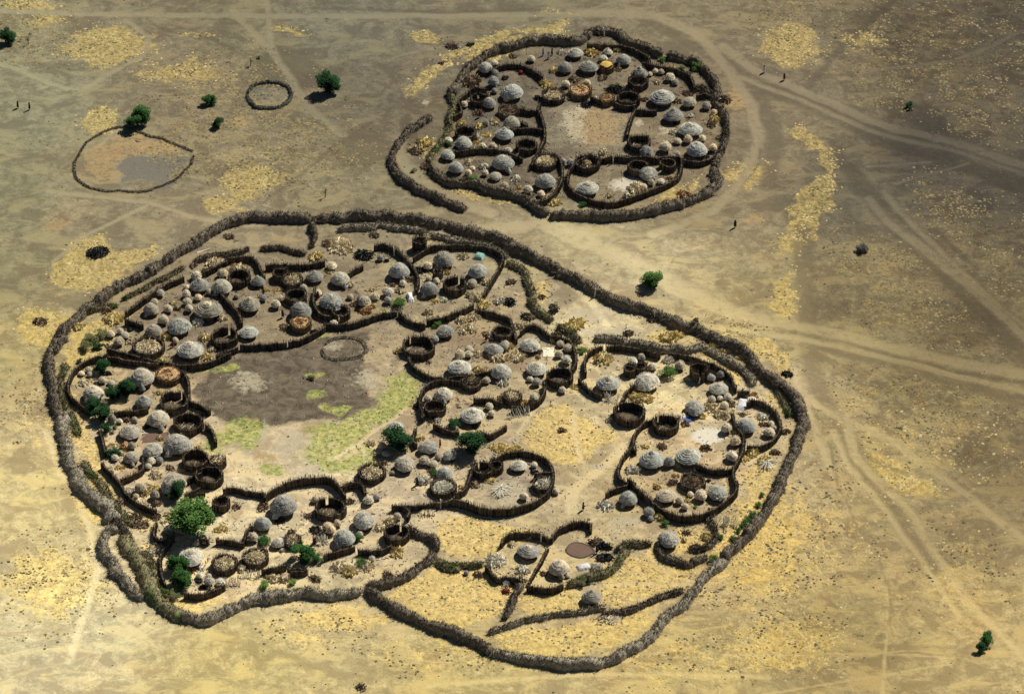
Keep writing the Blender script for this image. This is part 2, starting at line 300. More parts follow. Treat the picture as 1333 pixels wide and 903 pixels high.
GREEN = [('p', 'F 395,560 430,548 480,525 508,485 545,488 550,520 505,552 465,582 425,606 398,592'), ('e', 320, 562, 36, 20), ('e', 356, 608, 20, 10), ('e', 295, 483, 20, 8), ('e', 408, 516, 13, 6), ('e', 258, 480, 14, 5), ('e', 408, 491, 12, 4), ('p', 'B6 830,280 1000,190 1100,150 1060,190 900,260'),
         ('e', 442, 603, 30, 12), ('e', 285, 572, 14, 14), ('e', 430, 532, 14, 6), ('e', 470, 590, 20, 16), ('e', 505, 405, 10, 4)]
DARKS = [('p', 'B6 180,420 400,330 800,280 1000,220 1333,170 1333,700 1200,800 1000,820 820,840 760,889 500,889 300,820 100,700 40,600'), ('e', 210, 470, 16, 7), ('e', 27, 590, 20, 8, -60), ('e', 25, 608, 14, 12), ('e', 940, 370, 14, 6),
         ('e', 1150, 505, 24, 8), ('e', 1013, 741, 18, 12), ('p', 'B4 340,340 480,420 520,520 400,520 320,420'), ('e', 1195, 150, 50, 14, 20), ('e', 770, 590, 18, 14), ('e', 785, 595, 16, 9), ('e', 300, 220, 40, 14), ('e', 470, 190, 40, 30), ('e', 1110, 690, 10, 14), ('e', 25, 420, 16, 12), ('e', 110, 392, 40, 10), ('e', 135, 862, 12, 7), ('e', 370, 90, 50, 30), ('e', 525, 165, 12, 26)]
PALE = [('e', 325, 500, 26, 14, 0, .8), ('e', 480, 492, 24, 16, 0, .8), ('e', 380, 575, 22, 12, 0, .8), ('e', 435, 455, 16, 8, 0, .9), ('e', 922, 566, 23, 11, 0, .15), ('e', 818, 240, 24, 9, 0, .2), ('e', 867, 167, 15, 7), ('e', 700, 440, 12, 9), ('e', 770, 405, 36, 14), ('e', 800, 430, 60, 10), ('e', 312, 655, 14, 8), ('e', 395, 615, 30, 7, -20), ('e', 408, 597, 14, 6), ('e', 745, 160, 22, 22), ('e', 545, 133, 8, 5), ('e', 660, 640, 24, 18), ('e', 370, 690, 8, 6), ('e', 350, 565, 6, 18), ('e', 775, 583, 10, 6), ('e', 780, 608, 14, 8), ('e', 820, 680, 24, 7), ('e', 275, 610, 6, 12), ('e', 1000, 568, 10, 6), ('e', 825, 165, 10, 4)]
RUST = [('p', 'D4 290,560 340,500 460,470 560,480 680,545 560,555 470,565 420,600 400,660 330,660 280,620'), ('e', 1030, 66, 34, 18), ('e', 320, 160, 18, 8), ('e', 70, 290, 22, 10), ('e', 150, 470, 14, 6), ('e', 190, 575, 10, 5), ('e', 1005, 480, 10, 14), ('e', 770, 160, 36, 26), ('e', 350, 590, 20, 10), ('e', 860, 735, 30, 14), ('e', 690, 790, 30, 12), ('e', 480, 400, 14, 4),
        ('e', 165, 613, 10, 6), ('e', 310, 660, 14, 10), ('e', 965, 130, 24, 16), ('e', 520, 290, 30, 6), ('e', 980, 280, 14, 8)]
GREY = [('p', 'D4 410,610 480,560 640,565 700,550 690,600 610,660 420,675'), ('e', 350, 122, 24, 11), ('e', 150, 60, 1, 1)]
def paint(F, specs):
    m = np.zeros(F.px.shape)
    for s in specs:
        v = F.poly(P(s[1])) if s[0] == 'p' else F.ell(*s[1:5], *(s[5:6] or (0,)), f=(s[6] if len(s) > 6 else 0.5))
        m = np.maximum(m, v)
    return m
def survey(X, Y):
    F = Field(X, Y); o = {}
    rs = random.Random(3); faint = np.zeros(X.shape)
    for _ in range(46):
        x, y = rs.uniform(-40, 1370), rs.uniform(-20, 920); a = rs.choice([rs.gauss(.35, .35), rs.gauss(-.45, .3), rs.uniform(0, 3.1)]); pts = [(x, y)]
        for k in range(rs.randint(3, 7)): a += rs.gauss(0, .16); x += math.cos(a)*50; y += math.sin(a)*32; pts.append((x, y))
        faint = np.maximum(faint, F.line(pts, rs.uniform(.8, 2.6), 1.8)*rs.uniform(.2, .55))
    o['faint'] = faint
    o['track'] = np.zeros(X.shape); o['rut'] = np.zeros(X.shape)
    for pts, wd, f in TR_LIGHT: o['track'] = np.maximum(o['track'], F.line(pts, wd, f))
    for pts, wd, f in TR_DARK: o['rut'] = np.maximum(o['rut'], F.line(pts, wd, f))
    o['dry'] = paint(F, DRY); o['sparse'] = paint(F, SPARSE); o['green'] = paint(F, GREEN); o['floor'] = np.maximum(F.ell(922, 566, 22, 11, 0, .2, True), .6*F.ell(818, 240, 22, 9, 0, .25, True)); o['manure'] = paint(F, DARKS[:1]); o['dark'] = paint(F, DARKS[1:]); o['pale'] = paint(F, PALE); o['rust'] = paint(F, RUST); o['grey'] = paint(F, GREY)
    o['soil'] = soil_colour(F.px, F.py)
    return o
G0 = at(666, 903).y-14; G1 = at(666, 0).y+16; GX = max(abs(at(0, 0).x), abs(at(0, 903).x))+14; ST = 0.45
far = np.array([20, 60, 160, 400, 1200, 4000.0])
gx = np.concatenate([-GX-far[::-1], np.arange(-GX, GX, ST), GX+far]); gy = np.concatenate([G0-far[::-1], np.arange(G0, G1, ST), G1+far])
NX, NY = len(gx), len(gy)
XX, YY = np.meshgrid(gx, gy)
cX = np.clip(XX, -GX-30, GX+30); cY = np.clip(YY, G0-30, G1+30)
S = survey(cX.ravel(), cY.ravel())
relief = (fbm(cX, cY, 14, 31)-0.5)*0.30+(fbm(cX, cY, 3.0, 41, 3)-0.5)*0.10
relief = relief.ravel()+S['sparse']*(fbm(cX, cY, 1.6, 44, 2).ravel()-0.5)*0.30+S['dry']*(fbm(cX, cY, 1.6, 47, 2).ravel()-0.5)*0.22-S['rut']*0.10-S['track']*0.05-0.14
t = NT('plain earth'); g = t.pos()
A = {k: t.attr(k).outputs['Fac'] for k in ('track', 'rut', 'dry', 'sparse', 'green', 'dark', 'pale', 'rust', 'grey', 'manure', 'faint', 'floor')}
soil = t.attr('soil').outputs['Color']
nA = t.noise(g, 0.09, 3, 0.6); nB = t.noise(g, 0.45, 5, 0.65, 0.6); nC = t.noise(g, 2.2, 4, 0.7); nD = t.noise(g, 0.9, 4, 0.72, 0.3)
mp = t.n('ShaderNodeMapping'); t.l(g, mp.inputs[0]); mp.inputs['Rotation'].default_value = (0, 0, R(52)); mp.inputs['Scale'].default_value = (0.6, 1.25, 1)
nE = t.noise(mp.outputs[0], 0.5, 4, 0.65)
nG = t.noise(g, 0.33, 6, 0.72, 0.5)
c = t.mix(1.0, soil, t.rng(nA, 0.3, 0.7, 0.84, 1.16), 'MULTIPLY')
c = t.mix(1.0, c, t.rng(nB, 0.3, 0.7, 0.68, 1.28), 'MULTIPLY')
c = t.mix(1.0, c, t.rng(nE, 0.3, 0.7, 0.88, 1.12), 'MULTIPLY')
c = t.mix(1.0, c, t.rng(nC, 0.3, 0.7, 0.78, 1.20), 'MULTIPLY')
nM = t.noise(g, 0.13, 6, 0.68, 0.8); nN = t.noise(mp.outputs[0], 0.16, 5, 0.62, 0.6)
c = t.mix(t.math('MULTIPLY', t.sstep(nM, 0.48, 0.58), 0.8), c, t.mix(1.0, soil, (0.70, 0.67, 0.68), 'MULTIPLY'))
c = t.mix(t.math('MULTIPLY', t.sstep(nN, 0.50, 0.62), 0.75), c, t.mix(1.0, soil, (1.30, 1.26, 1.12), 'MULTIPLY'))
nS = t.noise(g, 0.22, 5, 0.75, 1.2)
c = t.mix(t.math('MULTIPLY', t.sstep(nS, 0.56, 0.68), 0.65), c, t.mix(1.0, soil, (0.66, 0.58, 0.50), 'MULTIPLY'))
c = t.mix(t.math('MULTIPLY', A['faint'], 1.0), c, t.mix(1.0, soil, (1.40, 1.38, 1.30), 'MULTIPLY'))
c = t.mix(t.math('MULTIPLY', t.sstep(nA, 0.5, 0.7), 0.35), c, t.mix(1.0, c, (1.05, 0.90, 0.78), 'MULTIPLY'))
c = t.mix(t.sstep(t.math('ADD', A['manure'], t.math('MULTIPLY', t.math('SUBTRACT', nG, 0.5), 1.6)), 0.25, 0.85), c, t.mix(t.sstep(nB, 0.3, 0.7), (0.070, 0.055, 0.037), (0.175, 0.140, 0.094)))
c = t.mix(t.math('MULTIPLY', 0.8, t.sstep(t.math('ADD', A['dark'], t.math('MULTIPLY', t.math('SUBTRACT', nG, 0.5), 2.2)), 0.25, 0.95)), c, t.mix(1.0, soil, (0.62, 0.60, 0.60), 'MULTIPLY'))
c = t.mix(t.sstep(t.math('ADD', A['grey'], t.math('MULTIPLY', t.math('SUBTRACT', nD, 0.5), 1.5)), 0.3, 0.8), c, t.mix(nC, (0.10, 0.09, 0.07), (0.21, 0.19, 0.145)))
rusty = t.mix(nD, (0.20, 0.125, 0.055), (0.46, 0.32, 0.15))
c = t.mix(t.math('MULTIPLY', 0.8, t.sstep(t.math('ADD', t.math('MULTIPLY', A['rust'], 0.8), t.math('MULTIPLY', t.math('SUBTRACT', nD, 0.5), 2.4)), 0.35, 0.95)), c, rusty)
dryc = t.mix(t.sstep(nD, 0.3, 0.7), t.mix(1.0, soil, (0.95, 0.84, 0.55), 'MULTIPLY'), t.mix(0.45, t.mix(1.0, soil, (2.0, 1.80, 1.15), 'MULTIPLY'), (0.62, 0.49, 0.18)))
dryc = t.mix(t.math('MULTIPLY', t.sstep(nB, 0.52, 0.72), 0.6), dryc, (0.26, 0.17, 0.05))
df = t.sstep(t.math('ADD', t.math('MULTIPLY', A['dry'], 0.95), t.math('MULTIPLY', t.math('SUBTRACT', nG, 0.5), 2.0)), 0.42, 0.78)
c = t.mix(t.math('MULTIPLY', df, 0.88), c, dryc)
nT = t.noise(g, 1.5, 6, 0.78, 0.8); nU = t.noise(g, 0.28, 4, 0.65, 0.8)
cov = t.math('MULTIPLY', A['sparse'], t.sstep(nU, 0.36, 0.60))
sf = t.sstep(t.math('ADD', t.math('MULTIPLY', cov, 0.42), t.math('MULTIPLY', t.math('SUBTRACT', nT, 0.5), 2.0)), 0.30, 0.62)
c = t.mix(t.math('MULTIPLY', t.math('MULTIPLY', sf, cov), 0.8), c, t.mix(1.0, soil, (1.85, 1.68, 1.08), 'MULTIPLY'))
sg = t.sstep(t.math('ADD', t.math('MULTIPLY', A['sparse'], 0.30), t.math('MULTIPLY', t.math('SUBTRACT', t.noise(g, 0.8, 4, 0.7, 0.5), 0.5), 1.5)), 0.36, 0.62)
c = t.mix(t.math('MULTIPLY', t.math('MULTIPLY', sg, A['sparse']), 0.75), c, t.mix(1.0, soil, (0.58, 0.54, 0.50), 'MULTIPLY'))
grc = t.mix(t.sstep(nD, 0.3, 0.7), (0.11, 0.14, 0.024), (0.50, 0.49, 0.16))
grc = t.mix(t.sstep(nB, 0.52, 0.70), grc, (0.30, 0.23, 0.06))
c = t.mix(t.math('MULTIPLY', t.sstep(t.math('ADD', t.math('MULTIPLY', A['green'], 0.9), t.math('MULTIPLY', t.math('SUBTRACT', nG, 0.5), 2.4)), 0.30, 0.90), 0.85), c, grc)
brk = t.sstep(t.noise(g, 0.5, 4, 0.7), 0.22, 0.52)
c = t.mix(t.math('MULTIPLY', t.math('MULTIPLY', A['rut'], 0.8), brk), c, t.mix(1.0, soil, (0.66, 0.64, 0.65), 'MULTIPLY'))
c = t.mix(t.math('MULTIPLY', t.math('MULTIPLY', A['track'], 0.85), brk), c, t.mix(1.0, soil, t.mix(nC, (1.20, 1.19, 1.18), (1.50, 1.48, 1.44)), 'MULTIPLY'))
c = t.mix(t.math('MULTIPLY', 0.8, t.sstep(t.math('ADD', t.math('MULTIPLY', A['pale'], 0.8), t.math('MULTIPLY', t.math('SUBTRACT', nD, 0.5), 1.9)), 0.35, 0.95)), c, t.mix(nC, (0.30, 0.255, 0.165), (0.52, 0.46, 0.32)))
c = t.mix(t.math('MULTIPLY', A['floor'], t.rng(nC, 0.3, 0.7, 0.7, 1.0)), c, t.mix(nC, (0.50, 0.46, 0.35), (0.72, 0.68, 0.56)))
c = t.mix(t.math('MULTIPLY', t.sstep(t.noise(g, 2.6, 2, 0.5), 0.70, 0.74), 0.3), c, (0.55, 0.50, 0.40))
c = t.mix(t.math('MULTIPLY', t.sstep(t.noise(g, 1.9, 3, 0.6), 0.66, 0.72), 0.5), c, t.mix(1.0, soil, (0.5, 0.45, 0.4), 'MULTIPLY'))
t.l(c, t.b.inputs['Base Color'])
bh = t.math('ADD', t.math('MULTIPLY', nD, t.math('MULTIPLY_ADD', t.math('MAXIMUM', A['sparse'], A['dry']), 0.8, 0.25)), t.math('MULTIPLY', nC, 0.25))
t.bump(bh, 0.9, 0.28)
M['earth'] = t.m
allf = None
ii = (np.arange(NY-1)[:, None]*NX+np.arange(NX-1)[None, :]).ravel()
quads = np.stack([ii, ii+1, ii+1+NX, ii+NX], 1)
co = np.stack([XX.ravel(), YY.ravel(), relief], 1)
trk = S['track'][quads].mean(1) > 0.5
man = (S['manure'][quads].mean(1) > 0.6) & (~trk)
qp = co[quads].mean(1); qpx, qpy = proj(qp[:, 0], qp[:, 1])
man &= (qpx > 240) & (qpx < 560) & (qpy > 420) & (qpy < 600)
def sheet(name, sel):
    q = quads[sel]; u, inv = np.unique(q, return_inverse=True); q = inv.reshape(q.shape)
    me = bpy.data.meshes.new(name); me.vertices.add(len(u)); me.vertices.foreach_set('co', co[u].astype(np.float32).ravel())
    me.loops.add(q.size); me.loops.foreach_set('vertex_index', q.astype(np.int32).ravel())
    me.polygons.add(len(q)); me.polygons.foreach_set('loop_start', (np.arange(len(q))*4).astype(np.int32))
    me.update(calc_edges=True)
    me.polygons.foreach_set('use_smooth', [True]*len(q))
    for k in ('track', 'rut', 'dry', 'sparse', 'green', 'dark', 'pale', 'rust', 'grey', 'manure', 'faint', 'floor'):
        a = me.attributes.new(k, 'FLOAT', 'POINT'); a.data.foreach_set('value', S[k][u].astype(np.float32))
    a = me.attributes.new('soil', 'FLOAT_COLOR', 'POINT'); a.data.foreach_set('color', np.concatenate([S['soil'][u], np.ones((len(u), 1))], 1).astype(np.float32).ravel())
    me.materials.append(M['earth']); o = bpy.data.objects.new(name, me); col.objects.link(o); o['kind'] = 'structure'
    return o
sheet('ground', ~(trk | man)); sheet('dirt_track', trk); sheet('manure_ground', man)
def ground_z(x, y):
    ix = min(max(int(np.searchsorted(gx, x))-1, 0), NX-2); iy = min(max(int(np.searchsorted(gy, y))-1, 0), NY-2)
    return float(relief[iy*NX+ix])
# tufts and stones: nobody could count them
def scatter(name, label, cat, n, key, hgt, wid, mat, seed, stones=False):
    rs = np.random.RandomState(seed); V = []; k = n*6
    X = rs.uniform(-GX, GX, k); Y = rs.uniform(G0, G1, k)
    ix = np.clip(np.searchsorted(gx, X)-1, 0, NX-1); iy = np.clip(np.searchsorted(gy, Y)-1, 0, NY-1); id_ = iy*NX+ix
    keep = rs.rand(k) < key(id_, X, Y); X = X[keep][:n]; Y = Y[keep][:n]; Z = relief[id_[keep][:n]]; m = len(X)
    nb = 4
    a0 = rs.uniform(0, 6.28, m)[:, None]+np.arange(nb)[None, :]*1.5708; rr = (rs.uniform(.5, 1.3, m)*wid)[:, None]*rs.uniform(.7, 1.3, (m, nb)); C0 = np.stack([X, Y, Z-.04], -1)
    rim = C0[:, None, :]+np.stack([np.cos(a0)*rr, np.sin(a0)*rr, 0*rr], -1); ap = C0+np.stack([rs.uniform(-.15, .15, m)*wid, rs.uniform(-.15, .15, m)*wid, hgt*rs.uniform(.5, 1.2, m)], -1)
    v = np.concatenate([rim, ap[:, None, :]], 1).reshape(-1, 3); b_ = (np.arange(m)*5)[:, None, None]; k_ = np.array([[0, 1, 4], [1, 2, 4], [2, 3, 4], [3, 0, 4]])[None]; fi = (b_+k_).reshape(-1)
    nf = m*4; me = bpy.data.meshes.new(name); me.vertices.add(len(v)); me.vertices.foreach_set('co', v.astype(np.float32).ravel())
    me.loops.add(nf*3); me.loops.foreach_set('vertex_index', fi.astype(np.int32)); me.polygons.add(nf); me.polygons.foreach_set('loop_start', (np.arange(nf)*3).astype(np.int32)); me.update(calc_edges=True)
    me.materials.append(mat); o = bpy.data.objects.new(name, me); col.objects.link(o); tag(o, label, cat, None, 'stuff'); return o
M['tuft'] = stick_mat('dry tuft', (0.24, 0.18, 0.08), (0.66, 0.53, 0.25), 0.45, 0.4)
M['tuft_dull'] = stick_mat('dull tuft', (0.10, 0.085, 0.045), (0.38, 0.30, 0.15), 0.42, 0.3)
M['tuft_dark'] = stick_mat('dark scrub', (0.07, 0.055, 0.03), (0.22, 0.18, 0.10), 0.45, 0.4)
M['tuft_green'] = stick_mat('green tuft', (0.10, 0.14, 0.03), (0.36, 0.40, 0.12), 0.45, 0.4)
M['stones'] = stick_mat('pale stones', (0.12, 0.10, 0.08), (0.60, 0.56, 0.46), 0.5, 0.4)
clump = lambda X, Y, sc, a, b, sd_: smooth(fbm(X, Y, sc, sd_, 3), a, b)
scatter('dry_grass', 'short golden dry grass growing in tufts between the fences', 'dry grass', 42000, lambda i, X, Y: S['dry'][i]*(1-S['track'][i])*clump(X, Y, 2.5, .34, .60, 61), 0.20, 0.34, M['tuft'], 1)
scatter('dark_scrub', 'dark low scrub dotted over the open plain', 'scrub', 16000, lambda i, X, Y: (0.02+.6*S['sparse'][i]+.45*S['dry'][i])*(1-S['track'][i])*(1-S['rut'][i])*clump(X, Y, 3.0, .50, .62, 75), 0.25, 0.36, M['tuft_dark'], 6)
scatter('pale_scrub', 'pale tufts of dry grass on the near part of the plain', 'dry grass', 14000, lambda i, X, Y: (Y < -20)*S['sparse'][i]*(1-S['track'][i])*clump(X, Y, 3.2, .45, .62, 85), 0.20, 0.34, M['tuft'], 7)
scatter('scrub_grass', 'dull thin tufts of grass scattered over the far part of the plain', 'dry grass', 34000, lambda i, X, Y: (Y >= -25)*S['sparse'][i]*(1-S['track'][i])*(1-S['rut'][i])*clump(X, Y, 3.2, .44, .60, 65), 0.20, 0.34, M['tuft_dull'], 2)
scatter('green_grass', 'fresh yellow-green grass at the edge of the cattle yard', 'grass', 9000, lambda i, X, Y: S['green'][i]*(1-S['track'][i])*clump(X, Y, 2.0, .35, .6, 66), 0.20, 0.30, M['tuft_green'], 3)
# ------------------------------------------------------------------ builders
U = random.uniform
def resample(pts, step, closed=False):
    """smooth curve through survey points already in metres, sampled every step"""
    n = len(pts); out = []
    def g(i): return pts[i % n] if closed else pts[max(0, min(n-1, i))]
    for i in range(n if closed else n-1):
        p0, p1, p2, p3 = g(i-1), g(i), g(i+1), g(i+2)
        for k in range(12):
            s = k/12
            out.append(0.5*((2*p1)+(p2-p0)*s+(2*p0-5*p1+4*p2-p3)*s*s+(3*p1-p0-3*p2+p3)*s**3))
    out.append(pts[0] if closed else pts[-1])
    res = [out[0]]; acc = 0
    for a, b in zip(out[:-1], out[1:]):
        L = (b-a).length; pos = step-acc
        while pos <= L and L > 1e-6:
            res.append(a+(b-a)*(pos/L)); pos += step
        acc = (acc+L) % step if L > 0 else acc
    return res
def world(spec, z):
    o = []
    for x, y in chain(spec):
        p = at(x, y, z); o.append(Vector((p.x, p.y, 0)))
    return o
def brush_fence(spec, label, w=2.2, h=1.7, mat='thorn', dens=26, name='brush_fence', cat='fence', group='thorn brush fences of the villages', tw=0.85, zt=None):
    pts = world(spec, (zt if zt is not None else h*0.55)); w *= .61; h *= .88; SP = .34; path = resample(pts, SP)
    V = []; Fc = []; K = 9; n = len(path); ph = U(0, 100)
    prof = []
    for i, p in enumerate(path):
        d = (path[min(i+1, n-1)]-path[max(i-1, 0)]).normalized(); s = Vector((-d.y, d.x, 0))
        e = min(1, (i+1)/3, (n-i)/3)
        ww = w*0.5*(0.62+0.55*vn(i*0.17+ph)+.40*vn(i*.6+ph+9)+U(-.05, .05))*(0.6+.4*e); hh = h*(0.62+0.45*vn(i*0.2+ph+50)+.35*vn(i*.8+ph+70)+U(-.05, .05))*(0.45+.55*e)
        off = s*(U(-.12, .12)+.7*(vn(i*.12+ph+33)-.5)); gz = ground_z(p.x, p.y)
        prof.append((p+off, s, d, ww, hh, gz))
        for k in range(K):
            a = math.pi*k/(K-1); r = U(.90, 1.10)
            q = p+off+s*(-math.cos(a)*ww*r)+Vector((0, 0, gz-0.1+(math.sin(a)**0.5)*hh*(U(.90, 1.10) if 0 < k < K-1 else 1)))
            V.append(q)
    for i in range(n-1):
        for k in range(K-1): Fc.append((i*K+k, (i+1)*K+k, (i+1)*K+k+1, i*K+k+1))
    Fc.append(tuple(range(K))); Fc.append(tuple(reversed(range((n-1)*K, n*K))))
    L = n*SP
    for _ in range(int(L*dens*3.4)):
        p, s, d, ww, hh, gz = prof[random.randrange(n)]
        a = U(0.05, math.pi-.05); nr = s*(-math.cos(a))+Vector((0, 0, math.sin(a)))
        b = p+d*U(-.3, .3)+s*(-math.cos(a)*ww*.85)+Vector((0, 0, gz+math.sin(a)**.5*hh*.9))
        di = (nr*U(.2, .8)+d*U(-.8, .8)+s*U(-.4, .4)+Vector((0, 0, U(-.2, .9)))).normalized(); l = U(.3, 1.0)*tw
        sd_ = di.cross(Vector((U(-1, 1), U(-1, 1), U(-1, 1)))).normalized()*U(.03, .075)
        j = len(V); V += [b-sd_, b+sd_, b+di*l+sd_*.4]; Fc.append((j, j+1, j+2))
    for _ in range(int(L*4.5*(h > .7))):     # loose branches sticking out of the brush
        p, s, d, ww, hh, gz = prof[random.randrange(n)]; sg = random.choice((-1, 1))
        b = p+s*sg*ww*U(.1, 1)+d*U(-.3, .3)+Vector((0, 0, gz+hh*U(.1, .95))); di = (s*sg*U(.2, 1)+d*U(-1, 1)+Vector((0, 0, U(-.35, .45)))).normalized(); l = U(.7, 1.7)
        sd_ = di.cross(Vector((0, 0, 1))).normalized()*U(.04, .08); j = len(V); V += [b-sd_, b+sd_, b+di*l]; Fc.append((j, j+1, j+2))
    o = mesh_obj(name, V, Fc, M[mat]); nm = (n-1)*(K-1); o.data.polygons.foreach_set('use_smooth', [i < nm for i in range(len(Fc))]); return tag(o, label, cat, group)
_vn = [random.random() for _ in range(4096)]
def vn(x):
    i = int(math.floor(x)); f = x-i; f = f*f*(3-2*f); return _vn[i % 4096]*(1-f)+_vn[(i+1) % 4096]*f
def stakes(V, Fc, path, h, thick, dens=1.0, lean=0.06, base=0.0, outward=None):
    n = len(path); ph = U(0, 99)
    for i, p in enumerate(path):
        d = (path[min(i+1, n-1)]-path[max(i-1, 0)])
        if d.length < 1e-6: continue
        d.normalize(); s = Vector((-d.y, d.x, 0)); gz = ground_z(p.x, p.y)-.15
        if i < n-1:       # wattle core
            q = path[i+1]; g2 = ground_z(q.x, q.y)-.15; cw = s*thick*.35; hh = h*(.68+.16*vn(i*.2+ph)); h2 = h*(.68+.16*vn((i+1)*.2+ph)); j = len(V)
            V += [p-cw+Vector((0, 0, gz)), p+cw+Vector((0, 0, gz)), p+cw+Vector((0, 0, gz+hh)), p-cw+Vector((0, 0, gz+hh)), q-cw+Vector((0, 0, g2)), q+cw+Vector((0, 0, g2)), q+cw+Vector((0, 0, g2+h2)), q-cw+Vector((0, 0, g2+h2))]
            Fc += [(j+1, j+5, j+6, j+2), (j+4, j, j+3, j+7), (j+2, j+6, j+7, j+3)]
        for side in (-1, 1):
            if random.random() > dens: continue
            c = p+s*side*thick*U(.25, .6)+d*U(-.06, .06); r = U(.035, .075); top = h*(.80+.22*vn(i*.2+ph)+U(-.10, .16)+(.25 if random.random() < .05 else 0))
            l = s*side*U(-.3, 1)*lean*h+d*U(-1, 1)*lean*h; a0 = U(0, 3); j = len(V)
            for k in range(3):
                a = a0+k*2.094; V.append(c+Vector((math.cos(a)*r, math.sin(a)*r, gz)))
            for k in range(3):
                a = a0+k*2.094; V.append(c+l+Vector((math.cos(a)*r*.75, math.sin(a)*r*.75, gz+top)))
            Fc += [(j, j+1, j+4, j+3), (j+1, j+2, j+5, j+4), (j+2, j, j+3, j+5), (j+3, j+4, j+5)]
def stick_fence(spec, label, h=1.75, thick=0.34, mat='stake', group='stake fences round the yards'):
    path = resample(world(spec, h*.5), 0.17); V = []; Fc = []
    stakes(V, Fc, path, h, thick)
    return tag(mesh_obj('stake_fence', V, Fc, M[mat]), label, 'fence', group)
def ring_path(r, a0=0, a1=2*math.pi, step=.17, sx=1, sy=1, wob=.05):
    n = max(6, int(r*(a1-a0)/step)); k1, k2 = U(0, 6), U(0, 6)
    return [Vector((math.cos(a)*r*sx*(1+wob*math.sin(2*a+k1)), math.sin(a)*r*sy*(1+wob*math.sin(3*a+k2)), 0)) for a in [a0+(a1-a0)*i/n for i in range(n+1)]]
def sticks(n, R0, hgt, ln, rad, flat=0.5, up=0.25, sq=1.0, direction=None):
    """a heap of loose poles"""
    V = []; Fc = []
    for _ in range(n):
        rr = R0*math.sqrt(random.random()); a = U(0, 6.283); c = Vector((math.cos(a)*rr, math.sin(a)*rr*sq, 0))
        zz = max(0.04, hgt*(1-(rr/R0)**2)*U(.55, 1.0))
        b = (direction+U(-.35, .35)) if direction is not None else U(0, 6.283)
        di = Vector((math.cos(b), math.sin(b), U(-up, up))).normalized(); l = ln*U(.5, 1.1)*.5; r = rad*U(.6, 1.3)
        s1 = di.cross(Vector((0, 0, 1))).normalized()*r; s2 = Vector((0, 0, r)); c.z = zz
        if c.z-abs(di.z)*l < 0: c.z = abs(di.z)*l
        j = len(V); A0 = c-di*l; B0 = c+di*l
        V += [A0-s1-s2, A0+s1-s2, A0+s2*1.2, B0-s1-s2, B0+s1-s2, B0+s2*1.2]
        Fc += [(j, j+1, j+4, j+3), (j+1, j+2, j+5, j+4), (j+2, j, j+3, j+5), (j, j+2, j+1), (j+3, j+4, j+5)]
    return V, Fc
def mound(R0, hgt, sq=1.0, n=18, rings=6, jit=.12, z0=-0.1):
    V = []; Fc = []
    for k in range(rings):
        f = 1-k/rings
        for i in range(n):
            a = 6.2832*i/n; r = R0*f*(1+U(-jit, jit)); V.append(Vector((math.cos(a)*r, math.sin(a)*r*sq, z0+hgt*(1-f**1.7)*(1+U(-jit, jit)))))
    V.append(Vector((0, 0, z0+hgt)))
    for k in range(rings-1):
        for i in range(n): Fc.append((k*n+i, k*n+(i+1) % n, (k+1)*n+(i+1) % n, (k+1)*n+i))
    for i in range(n): Fc.append(((rings-1)*n+i, (rings-1)*n+(i+1) % n, rings*n))
    return V, Fc
def join(a, b):
    V, Fc = a; n = len(V); return V+b[0], Fc+[tuple(i+n for i in f) for f in b[1]]
def shift(a, v): return [p+v for p in a[0]], a[1]

def dome(Rr, z0, H, steps, pw, n=44, jag=.03, peak=0.0, lump=.05):
    """layered thatch: each course overhangs the one below"""
    V = []; Fc = []; rows = []
    k1, k2 = U(0, 6), U(0, 6); tilt = U(.02, .09); kt = U(0, 6)
    def row(r, z, jz):
        idx = []; kk = U(0, 6); wv = U(.02, .07)
        for i in range(n):
            a = 6.2832*i/n; l = 1+lump*math.sin(2*a+k1)+lump*.6*math.sin(3*a+k2)+U(-jag, jag)
            V.append(Vector((math.cos(a)*r*l, math.sin(a)*r*l, z+U(-jz, jz)+tilt*Rr*.4*math.cos(a-kt)+wv*math.sin(a*2+kk)))); idx.append(len(V)-1)
        rows.append(idx)
    row(Rr*.78, z0+.10, .02)
    for s in range(steps):
        f = s/steps; g_ = (s+1)/steps
        zf = lambda t_: z0+H*(1-(1-t_)**pw) if pw > 0 else z0+H*t_
        q_ = .5 if pw > 1.5 else .72
        r0 = Rr*(1-f**1.25)**q_+0.02; r1 = Rr*(1-g_**1.25)**q_+0.02
        za = z0+H*(f**1.12); zb = z0+H*(g_**1.12)
        row(r0+.05, za-.05, .05); row(r0*.55+r1*.45+.02, za*.55+zb*.45+.04, .02)
    top = rows[-1]
    V.append(Vector((0, 0, z0+H+peak))); 
    for a, b in zip(rows[:-1], rows[1:]):
        for i in range(n): Fc.append((a[i], a[(i+1) % n], b[(i+1) % n], b[i]))
    for i in range(n): Fc.append((top[i], top[(i+1) % n], len(V)-1))
    return V, Fc
def straws(n, Rr, z0, H, l):
    V = []; Fc = []
    for _ in range(n):
        a = U(0, 6.283); f = random.random()**.6; r = Rr*f; z = z0+H*math.sqrt(max(0, 1-f*f))*.97
        c = Vector((math.cos(a)*r, math.sin(a)*r, z+.04)); di = Vector((math.cos(a+U(-.4, .4)), math.sin(a+U(-.4, .4)), -.35*f-.1+U(-.1, .25))).normalized()*l*U(.5, 1.2)
        s = di.cross(Vector((0, 0, 1))).normalized()*.035; j = len(V); V += [c-s, c+s, c+di]; Fc.append((j, j+1, j+2))
    return V, Fc
